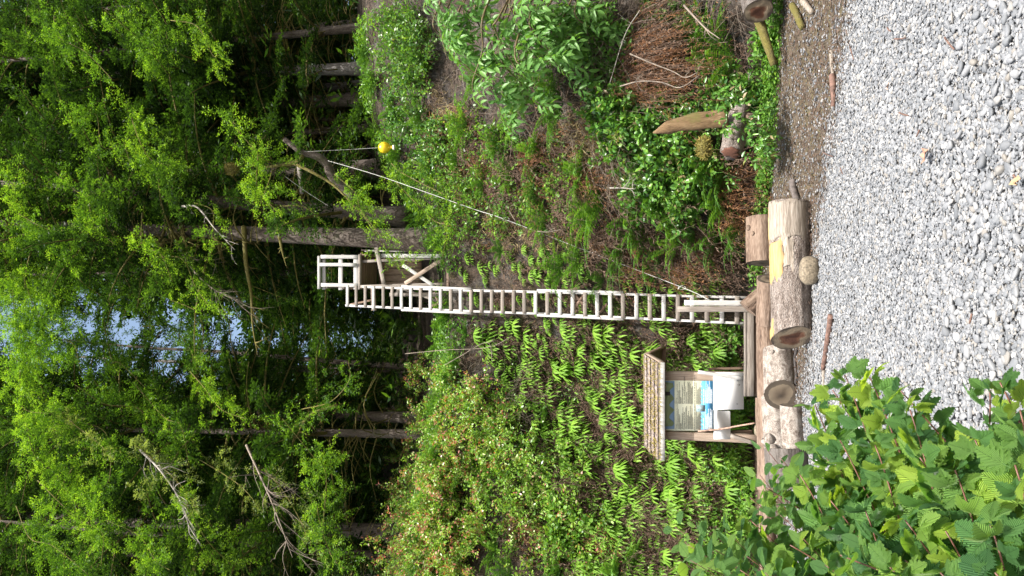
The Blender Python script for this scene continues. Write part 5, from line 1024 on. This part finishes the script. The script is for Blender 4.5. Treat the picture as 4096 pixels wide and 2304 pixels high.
mb = MB(); r = np.random.default_rng(88); k = 15000; X = r.uniform(-7, 6.5, k); z = ZT(X) + .55 * r.normal(size=k) * .8 + .1; cl = vnoise(X * 2.2, z * 2.2, 4) + np.where(abs(X - .35) < .55, -.3, .08) > .42; X, z = X[cl], z[cl]; k = len(X)
P = np.stack([X, Yf(X, z) - .02 - .3 * r.random(k), z + .28 * r.random(k)], -1); kites(P, nrm(rv(k, r) * V3(1, 1, .6) + V3(0, -.3, -.2)), nrm(V3(0, -.4, .8) + .6 * r.normal(size=(k, 3))), .05 + .08 * r.random(k), .02 + .03 * r.random(k), np.clip(.3 * r.random() + .35 * vnoise(X * 3, z * 3, 9) + .15 * r.normal(size=k), 0, 1), mb)
tag(mb.build('lip_growth', M_huck), 'leafy growth and moss trailing over the rounded lip of the bank', 'ground cover', kind='stuff')
k = 26
for i in range(k):
    X = -6 + 12 * (i + r.random()) / k
    if -.35 < X < 1.0: continue
    z = float(ZT(X)) + .25 * r.normal(); lab = 'cliff lip left of the ladder' if X < -.3 else 'lip of the right bank under the trunks'
    place(SW[i % 4], 'sword_fern', 'shaded sword fern on the ' + lab, 'fern', V3(X, float(Yf(X, z)) - .08, z), rng.normal() * .5, .8 + .5 * r.random(), 'sword ferns on the lip')
# strip of pale herbs at the foot of the bank
mb = MB(); r = np.random.default_rng(91); k = 9000; X = np.where(r.random(k) < .62, r.uniform(.3, 4.8, k), r.uniform(-6, .3, k)); Y = Y0(X) - .05 - .55 * r.random(k) ** 1.5; dn = vnoise(X * 2.3, Y * 2, 7) + .25 * (X > .3) > .55; X, Y = X[dn], Y[dn]; k = len(X)
P = np.stack([X, Y, ground_z(X, Y) + .22 * r.random(k) ** 1.3], -1); ovals(P, nrm(rv(k, r) * V3(1, 1, .3) + V3(0, 0, .4)), nrm(V3(0, -.3, 1) + .5 * r.normal(size=(k, 3))), .03 + .045 * r.random(k), .02 + .025 * r.random(k), np.clip(.45 + .25 * r.normal(size=k), 0, 1), mb)
tag(mb.build('ground_herbs', M_herb), 'fringe of small pale green herbs where gravel meets the bank', 'ground cover', kind='stuff')
# dead brush: tangles of fine grey twigs
mb = MB(); r = np.random.default_rng(95)
pts = np.vstack([zone_pts(170, [(1780, 280), (2150, 150), (2500, 100), (2720, 180), (2400, 420), (2480, 600), (2560, 860), (2400, 760), (2280, 620), (2140, 540), (1900, 520)], 96), zone_pts(60, [(1900, 1440), (1760, 1500), (2100, 1560), (2140, 1900), (2050, 1800)], 97), zone_pts(60, [(2300, 480), (2480, 500), (2500, 860), (2350, 760)], 98), zone_pts(60, [(2100, 0), (3000, 0), (3000, 300), (2200, 200)], 99)])
for P in hit(pts[:, 0], pts[:, 1], .05):
    for s in range(5):
        d = nrm(V3(r.normal(), -.5 + .4 * r.normal(), .4 * r.normal() - .5)); L = .35 + .6 * r.random(); q = curve([P, P + d * L * .5 + .08 * r.normal(size=3), P + d * L + .15 * r.normal(size=3) - V3(0, 0, .1)], 8); mb.add(*tube(q, np.linspace(.0045, .0018, len(q)), 3, False), t=r.random())
tag(mb.build('dead_brush', M_twig), 'tangle of fine grey brown dead twigs over the right bank', 'brush', kind='stuff')
mb = MB(); pts = np.vstack([zone_pts(120, [(2250, 420), (2480, 480), (2520, 860), (2300, 800)], 101), zone_pts(110, [(2200, 100), (2900, 60), (2700, 420), (2300, 380)], 102), zone_pts(60, [(1720, 560), (1780, 560), (1830, 680), (1760, 700)], 103)])
for P in hit(pts[:, 0], pts[:, 1], .04):
    k = 26; kites(P + .09 * r.normal(size=(k, 3)), nrm(V3(0, -.4, -1) + .6 * r.normal(size=(k, 3))), rv(k, r), .14 + .14 * r.random(k), .010, r.random(k), mb)
tag(mb.build('dry_grass', M_straw), 'straw coloured dry grass and moss tufts hanging on the right bank', 'dry grass', kind='stuff')
for lab, pts_, Y, rr_ in (('bare grey stick curving out of the dry brush on the right bank', [(2215, 405), (2290, 408), (2360, 395), (2460, 350)], (12.6, 13.3), .022), ('thin grey branch arching over the red brown curtain', [(2520, 215), (2600, 250), (2690, 285), (2740, 310), (2790, 290)], (11.9, 11.3), .016),
     ('pale bare branch crossing the lower edge of the red brown curtain', [(2480, 345), (2560, 325), (2650, 330), (2720, 350), (2800, 300)], (12, 11.2), .015), ('grey moss tipped branch running down into the dark hollow', [(2735, 20), (2790, 80), (2830, 120), (2880, 155)], (11.2, 10.9), .024),
     ('dark leaning dead stick above the rope', [(1995, 770), (2020, 815), (2062, 885)], (15, 14.4), .018), ('thin red brown branch lying against the cliff below the knot', [(2150, 925), (2190, 928), (2245, 918)], (14.3, 14.1), .014), ('bent grey stick on the upper right bank', [(2560, 40), (2500, 140), (2440, 330)], (12, 12), .010),
     ('long bare pale shoot trailing along the thicket edge', [(1620, 1415), (1780, 1400), (1950, 1390), (2050, 1345)], (15.4, 15), .010), ('arching bare shoot below the thicket', [(1780, 1460), (1850, 1420), (1950, 1370), (1970, 1450)], (15.4, 15), .010), ('white dead stub at the upper end of the salal patch', [(2440, 752), (2490, 752), (2540, 756)], (12.9, 12.7), .022)):
    twigs('bare_branch', lab, pts_, Y, 4, .25, M_twigp if 'white' in lab or 'bent' in lab else M_twig, rr_ * .75, int(pts_[0][0]))
# elderberry: arching stems with pinnate leaves
def pinnate(seed, n_=7, L=.13, mat=M_elder):
    r = np.random.default_rng(seed); mb = MB(); s = np.linspace(0, 1, 6); C = np.stack([.30 * s, 0 * s, .03 - .10 * s ** 2], -1); mb.add(*tube(C, .0025, 3, False), t=.6)
    P = []; D = []
    for i, u in enumerate((.35, .62, .88)):
        p = np.array([.30 * u, 0, .03 - .10 * u * u])
        for sg in (-1, 1): P.append(p); D.append([.45, sg * .9, -.15])
    P.append([.30, 0, -.07]); D.append([1, 0, -.45]); P = np.array(P); D = np.array(D, float) + .12 * r.normal(size=(7, 3))
    ovals(P, D, nrm(V3(-.1, 0, 1) + .25 * r.normal(size=(7, 3))), L * (.85 + .3 * r.random(7)), L * .42, .5 + .1 * r.normal(size=7), mb, .10, .35); return mb.build('leaf', mat, link=False).data
PIN = [pinnate(k) for k in range(5)]
def basis(d, up_, roll=0.0):
    x = nrm(np.asarray(d, float)); z = nrm(up_ - np.dot(up_, x) * x); y = np.cross(z, x); M = Matrix(((x[0], y[0], z[0]), (x[1], y[1], z[1]), (x[2], y[2], z[2]))); return M @ Matrix.Rotation(roll, 3, 'X')
eb = thing('elderberry_bush', 'elderberry bush with long drooping pinnate leaves arching in from the right border', 'bush', V3(5.3, 13.2, 3.4)); r = np.random.default_rng(44)
EST = [[(2100, 80), (2200, 220), (2290, 330)], [(2000, 180), (2080, 330), (2140, 420)], [(2300, 30), (2380, 120), (2440, 160)], [(1700, 20), (1740, 60), (1790, 240)], [(2060, 200), (2160, 260), (2230, 200)], [(1960, 250), (1990, 400), (2010, 490)], [(1780, 60), (1840, 180), (1900, 290)], [(1760, 10), (1800, 110), (1800, 200)], [(1900, 20), (1960, 170), (2010, 330)], [(1940, 40), (1930, 200), (1890, 330), (1900, 400)], [(2080, 20), (2060, 120), (2080, 250)], [(2180, 60), (2220, 140), (2260, 210), (2300, 230)], [(2240, 100), (2280, 60), (2260, 150)], [(1800, 150), (1860, 260), (1960, 330)], [(2000, 60), (1980, 120), (2080, 300), (2090, 250)], [(2120, 60), (2180, 180), (2240, 260)], [(1740, 60), (1760, 140), (1780, 190)], [(2040, 0), (2100, 80), (2150, 120)], [(1860, 0), (1880, 60), (1840, 120)], [(2150, 0), (2200, 60), (2290, 100)]]
for i, st in enumerate(EST):
    Y = 12.2 - .9 * r.random(); C = curve([at(st[0][0] + 150, -220, 12.9)] + [at(x, y, Y + .15 * k) for k, (x, y) in enumerate(st)], 26); mk('stem', *tube(C, np.linspace(.02, .005, len(C)), 6), M_stem, True, parent=eb)
    for k in range(len(C) // 3, len(C)):
        for q in range(1 if r.random() < .72 else 0):
            T = nrm(C[k] - C[k - 1]); d = nrm(T * .3 + V3(r.normal() * .6, -.35 + .4 * r.normal(), -.75 + .35 * r.normal())); o = bpy.data.objects.new('leaf', PIN[r.integers(0, 5)]); COL.objects.link(o)
            s = 1.0 + .5 * r.random(); M = basis(d, V3(0, -.25, 1), .3 * r.normal()).to_4x4() @ Matrix.Diagonal((s, s, s, 1)); M.translation = Vector(C[k]); o.matrix_basis = M; attach(o, eb)
# ------------------------------------------------------------------ gravel
PB = bpy.data.collections.new('pebble_shapes')
shapes = []
for k in range(7):
    n1, n2 = 9, 5; r = np.random.default_rng(k + 500); th = np.linspace(0, 2 * math.pi, n1, endpoint=False); ph = np.linspace(-1.2, 1.2, n2); el = .55 + .4 * r.random(); fl_ = .28 + .28 * r.random()
    V = [(0, 0, -fl_)]; 
    for p_ in ph:
        for t_ in th:
            f = 1 + .35 * (vnoise(math.cos(t_) * 1.3 + k * 3, math.sin(t_) * 1.3, math.sin(p_) * 1.2) - .5) * 2; c = abs(math.cos(p_)) ** .7; V.append((math.cos(t_) * c * f, math.sin(t_) * c * el * f, math.sin(p_) * fl_ * f))
    V.append((0, 0, fl_)); V = np.array(V) * .5; j = np.arange(n1); j2 = (j + 1) % n1; i = np.arange(n2 - 1)[:, None] * n1 + 1; e = 1 + (n2 - 1) * n1
    Fq = np.stack([i + j, i + j2, i + n1 + j2, i + n1 + j], -1).reshape(-1, 4); Ft = np.vstack([np.stack([j * 0, j2 + 1, j + 1], -1), np.stack([j * 0 + len(V) - 1, e + j, e + j2], -1)])
    o = mk('pebble', V, [Fq, Ft], M_stone, True, link=False); PB.objects.link(o); shapes.append(o)
def gn_scatter(name, P, Rt, Sc, idx, coll, mat, label, cat, parent=None):
    me = bpy.data.meshes.new(name); k = len(P); me.vertices.add(k); me.vertices.foreach_set('co', np.asarray(P, np.float32).ravel())
    for nm, ty, dt in (('rot', 'FLOAT_VECTOR', Rt), ('scl', 'FLOAT_VECTOR', Sc)): a = me.attributes.new(nm, ty, 'POINT'); a.data.foreach_set('vector', np.asarray(dt, np.float32).ravel())
    a = me.attributes.new('idx', 'INT', 'POINT'); a.data.foreach_set('value', np.asarray(idx, np.int32))
    o = bpy.data.objects.new(name, me); COL.objects.link(o); me.materials.append(mat)
    g = bpy.data.node_groups.new(name, 'GeometryNodeTree'); g.interface.new_socket('Geometry', in_out='INPUT', socket_type='NodeSocketGeometry'); g.interface.new_socket('Geometry', in_out='OUTPUT', socket_type='NodeSocketGeometry')
    N = g.nodes; I = N.new('NodeGroupInput'); O = N.new('NodeGroupOutput'); ip = N.new('GeometryNodeInstanceOnPoints'); ci = N.new('GeometryNodeCollectionInfo'); ci.inputs['Collection'].default_value = coll; ci.inputs['Separate Children'].default_value = True; ci.inputs['Reset Children'].default_value = True
    ip.inputs['Pick Instance'].default_value = True
    def na(nm, ty): x = N.new('GeometryNodeInputNamedAttribute'); x.data_type = ty; x.inputs['Name'].default_value = nm; return [s for s in x.outputs if s.enabled and s.name == 'Attribute'][0]
    L = g.links; L.new(I.outputs[0], ip.inputs['Points']); L.new(ci.outputs[0], ip.inputs['Instance']); L.new(na('idx', 'INT'), ip.inputs['Instance Index']); L.new(na('rot', 'FLOAT_VECTOR'), ip.inputs['Rotation']); L.new(na('scl', 'FLOAT_VECTOR'), ip.inputs['Scale']); L.new(ip.outputs[0], O.inputs[0])
    md = o.modifiers.new('scatter', 'NODES'); md.node_group = g; tag(o, label, cat, kind='stuff')
    if parent is not None: o.parent = parent
    return o
r = np.random.default_rng(77); P = []; k = 400000
Y = 2.6 + 10.9 * r.random(k) ** .85; X = r.uniform(-1, 1, k) * (.42 * Y + .5); dens = np.clip(1.0 - .86 * sst(-.5, .5, Y - grav_edge(X) + 1.6 * fbm(X * .9, Y * .9, 5, 4)), .05, 1) * np.interp(Y, [2.6, 6, 9, 13.5], [1, .95, .65, .45]); big = r.random(k)
kp_ = big < dens * .80; X, Y = X[kp_], Y[kp_]; k = len(X)
sz_ = .0105 + .022 * r.random(k) ** 2.0 + .016 * (r.random(k) > .965); sz_ = sz_ * (1 + .0 * Y)
lay = r.random(k) ** 1.2
P = np.stack([X, Y, ground_z(X, Y) + .002 + lay * .015], -1); Rt = np.stack([.22 * r.normal(size=k), .22 * r.normal(size=k), r.uniform(0, 6.28, k)], -1); Sc = np.stack([sz_ * (1 + .4 * r.random(k)), sz_, sz_ * (.7 + .5 * r.random(k))], -1) * 1.25; idx = r.integers(0, 7, k)
vis = (Y < 5.0) & (abs(X / (Y * math.cos(PITCH))) < .375) & (Y > 4.0)
order = np.argsort(-sz_ * vis)[:300]; rest = np.ones(k, bool); rest[order] = False
print('pebbles', k)
gn_scatter('gravel', P[rest], Rt[rest], Sc[rest], idx[rest], PB, M_stone, None, None, ground)
for i in order:
    o = bpy.data.objects.new('stone', shapes[idx[i]].data); COL.objects.link(o); o.location = Vector(P[i] + V3(0, 0, .012)); o.rotation_euler = tuple(Rt[i]); o.scale = tuple(Sc[i] * 1.15); o.parent = ground
# needle litter and bark crumbs
mb = MB(); k = 60000; Y = r.uniform(7, 14.5, k); X = r.uniform(-6, 6, k); g_ = sst(-.9, .5, Y - grav_edge(X) + 1.6 * fbm(X * .9, Y * .9, 5, 4)) > r.random(k) * 1.02; X, Y = X[g_], Y[g_]; k = len(X)
kites(np.stack([X, Y, ground_z(X, Y) + .012 + .035 * r.random(k)], -1), nrm(rv(k, r) * V3(1, 1, .2)), nrm(V3(0, 0, 1) + .4 * r.normal(size=(k, 3))), .03 + .06 * r.random(k), .006 + .012 * r.random(k), .15 + .7 * r.random(k) ** 1.6, mb)
tag(mb.build('needle_litter', M_dead), 'brown needle and bark litter between the gravel and the bank', 'litter', kind='stuff')
# ------------------------------------------------------------------ foreground shrubs, lower left of the upright view
def leaflet(mb, base, ang, L, W, serr=9, amp=.07, tn=.5, fold=.16, droop=.35, lob=0.0, r=None):
    """one toothed leaflet in the XY plane from base in direction ang; uv x along, y across"""
    n_ = serr * 2; s = np.linspace(0, 1, n_ + 1); w = s ** .62 * (1 - s) ** .82; w = w / w.max() * .5; w[-1] = 0; w[0] = .02
    if lob: w = w * (1 + lob * np.exp(-((s - .34) / .10) ** 2))
    tooth = np.where(np.arange(n_ + 1) % 2 == 1, 1 + amp * 1.6, 1 - amp); tooth[0] = tooth[-1] = 1; wt = w * tooth; ca, sa = math.cos(ang), math.sin(ang); rows = []
    for f in (-1, -.5, 0, .5, 1):
        x = s * L + abs(f) * .06 * L * (1 - s) * 0; y = wt * W * f if abs(f) == 1 else w * W * f; z = fold * abs(f) * w * W * 1.3 - droop * L * s ** 2 * .5 - .10 * W * (abs(f) ** 2) * w * 2
        rows.append(np.stack([base[0] + x * ca - y * sa, base[1] + x * sa + y * ca, base[2] + z], -1))
    V = np.stack(rows, 1).reshape(-1, 3); uv = np.stack([np.repeat(s, 5), (np.stack([wt * -1, w * -.5, w * 0, w * .5, wt], 1)).reshape(-1)], -1)
    i = np.arange(n_)[:, None] * 5; j = np.arange(4)[None]; mb.add(V, np.stack([i + j, i + 5 + j, i + 6 + j, i + 1 + j], -1).reshape(-1, 4), tn, uv)
LM = []
for k in range(6):
    r = np.random.default_rng(k + 800); mb = MB(); dr = .2 + .5 * r.random()
    if k < 4:
        leaflet(mb, (.0, 0, 0), r.normal() * .06, 1.08, .74, 8, .17, fold=.30, droop=dr, r=r)
        for sg in (-1, 1): leaflet(mb, (.0, 0, 0), sg * (1.15 + .12 * r.normal()), .80, .58, 7, .17, fold=.26, droop=dr, lob=.22, r=r)
    else:
        leaflet(mb, (0, 0, 0), 0, 1.1, .62, 6, .2, fold=.2, droop=dr, lob=.3)
        for sg in (-1, 1): leaflet(mb, (0, 0, 0), sg * .72, .92, .48, 6, .2, fold=.18, droop=dr); leaflet(mb, (0, 0, 0), sg * 1.45, .58, .38, 5, .2, fold=.18, droop=dr)
    mb.add(*tube(np.array([[-.28, 0, .05], [-.12, 0, .03], [0, 0, 0]]), .010, 4, False)); LM.append(mb.build('leaf', M_salmon, link=False, smooth=True).data)
DM = []
for k in range(4):
    r = np.random.default_rng(k + 900); mb = MB(); leaflet(mb, (0, 0, 0), 0, 1.0, .62, 12, .0, fold=.22, droop=.25 + .4 * r.random()); mb.add(*tube(np.array([[-.12, 0, .02], [0, 0, 0]]), .010, 4, False)); DM.append(mb.build('leaf', M_dog, link=False, smooth=True).data)
def leafy(root, stems, meshes, size, seed, per=2, opposite=False, stem_mat=M_redstem, sr=.006, start=.35, upw=.9, step=.05, jit=.5):
    r = np.random.default_rng(seed); out = []
    for st in stems:
        C = curve(st, 40); seg = np.linalg.norm(np.diff(C, axis=0), axis=1); s = np.r_[0, np.cumsum(seg)]; mk('stem', *tube(C, np.linspace(sr, sr * .35, len(C)), 7, True, .1), stem_mat, True, parent=root)
        pos = s[-1] * start; q = 0
        while pos < s[-1]:
            i = min(np.searchsorted(s, pos), len(C) - 1); T = nrm(C[i] - C[i - 1]); f = pos / s[-1]
            for e in range(2 if opposite else per):
                a = q * 2.4 + e * math.pi + .4 * r.normal(); sd = nrm(np.cross(T, V3(.1, .2, 1))); u = np.cross(sd, T); o_ = sd * math.cos(a) + u * math.sin(a)
                d = nrm(o_ * .9 + T * .5 + V3(0, -.2, .1 - .35 * r.random())); sc = size * (.65 + .6 * r.random()) * (1.12 - .55 * f ** 3); N = nrm(V3(.1 * r.normal(), -.55, upw) + .35 * jit * r.normal(size=3))
                o = bpy.data.objects.new('leaf', meshes[r.integers(0, len(meshes))]); M = basis(d, N, .3 * r.normal()).to_4x4() @ Matrix.Diagonal((sc, sc, sc, 1)); M.translation = Vector(C[i] + o_ * sc * .3 + d * sc * .12); o.matrix_basis = M; out.append(o)
            pos += step * (.7 + .7 * r.random()) * (1 if not opposite else 1.1); q += 1
    return out
r = np.random.default_rng(31)
def arch(end, Y, bx, by, lift=.25):
    e = at(end[0], end[1], Y); b_ = V3(bx, by, 0.0); m_ = b_ * .45 + e * .55 + V3(-.05 + .1 * r.random(), 0, lift); return [b_, b_ * .75 + m_ * .25 + V3(0, 0, .15), m_, e]
def join_rest(objs, root, keep, name, mat):
    """the nearest leaves stay single objects; the rest become one stuff part"""
    def seen(o):
        v = np.array(o.matrix_basis.translation) - EYE; f = v @ FW; return v @ UP > -f * .667 - .18 and f > .3 and v @ RT > -f * .375 - .25
    vis_ = [q for q in objs if seen(q)]; out_ = [q for q in objs if not seen(q)]; objs = vis_
    for o in out_: bpy.data.objects.remove(o)
    objs.sort(key=lambda o: (o.matrix_basis.translation - Vector(EYE)).length)
    for o in objs[:keep]: COL.objects.link(o); attach(o, root)
    mb = MB()
    for o in objs[keep:]:
        me = o.data; k = len(me.vertices); co = np.empty(k * 3, np.float32); me.vertices.foreach_get('co', co); M = np.array(o.matrix_basis); co = co.reshape(-1, 3) @ M[:3, :3].T + M[:3, 3]
        uvl = me.uv_layers[0].data; uv = np.zeros((k, 2)); lv = np.empty(len(me.loops), np.int32); me.loops.foreach_get('vertex_index', lv); u = np.empty(len(me.loops) * 2, np.float32); uvl.foreach_get('uv', u); uv[lv] = u.reshape(-1, 2)
        ls = np.array([p.vertices[:] for p in me.polygons if len(p.vertices) == 4]); mb.add(co, ls, float(rng.random()), uv); bpy.data.objects.remove(o)
    if mb.n: tag(mb.build(name, mat, root, smooth=True), kind='stuff')
sal = thing('salmonberry_bush', 'salmonberry bush of large toothed three part leaves filling the near lower left corner', 'bush', (-1.1, 2.5, 0)); stems = []
ENDS = [(3260, 1620, 3.0), (3330, 1560, 2.9), (3380, 1500, 2.8), (3480, 1510, 2.6), (3600, 1560, 2.5), (3640, 1640, 2.4), (3360, 1760, 2.8), (3500, 1780, 2.5), (3680, 1830, 2.3), (3820, 1880, 2.2), (3900, 1760, 2.2), (3960, 1560, 2.3), (4000, 1530, 2.2), (4080, 1640, 2.1), (4060, 1860, 2.0), (3200, 1900, 2.8), (3320, 2000, 2.6), (3460, 2040, 2.4), (3620, 2080, 2.2), (3780, 2120, 2.1), (3960, 2100, 1.95), (3060, 1950, 3.0), (3000, 2080, 2.9), (3160, 2180, 2.6), (3360, 2220, 2.3), (3560, 2270, 2.1), (3760, 2290, 2.0), (3980, 2290, 1.9), (3500, 1900, 2.6), (3850, 2000, 2.3), (3700, 1700, 2.7), (3540, 1660, 2.9), (3260, 1750, 3.1), (3100, 2300, 2.6)]
for i, (x, y, Y) in enumerate(ENDS): stems.append(arch((x, y), Y, -.95 - .75 * r.random() - .1 * (y > 2100), Y + .1 - .3 * r.random(), .12 + .2 * r.random()))
L_ = leafy(sal, stems, LM, .090, 5, per=1, start=.2, step=.0175, jit=1.15); print('salmonberry leaves', len(L_)); join_rest(L_, sal, 300, 'far_leaves', M_salmon)
dg_ = thing('dogwood_bush', 'dogwood shrub with smooth oval ribbed leaves on red stems, above the salmonberry', 'bush', (-1.6, 2.9, 0)); stems = []
for i, (x, y, Y) in enumerate([(2700, 2110, 3.0), (2790, 2100, 3.0), (3060, 1790, 3.2), (3120, 1830, 3.1), (3040, 1900, 3.1), (3180, 1960, 3.0), (3240, 1880, 3.1), (2860, 2200, 2.8), (2760, 2240, 2.7), (2940, 2160, 2.8), (3280, 2060, 2.8), (3200, 2140, 2.7), (3380, 2130, 2.6), (2960, 2280, 2.6), (3480, 2180, 2.4), (3300, 2260, 2.4), (3120, 2060, 2.9), (3620, 2240, 2.2), (2740, 2170, 2.9), (2830, 2270, 2.7), (2980, 2220, 2.7), (2900, 2120, 2.9), (3060, 2290, 2.5), (3000, 1990, 3.0)]): stems.append(arch((x, y), Y, -1.35 - .5 * r.random(), Y + .1, .18))
L_ = leafy(dg_, stems, DM, .10, 6, opposite=True, start=.36, step=.042, jit=.9, sr=.004); print('dogwood leaves', len(L_)); join_rest(L_, dg_, 300, 'far_leaves', M_dog)
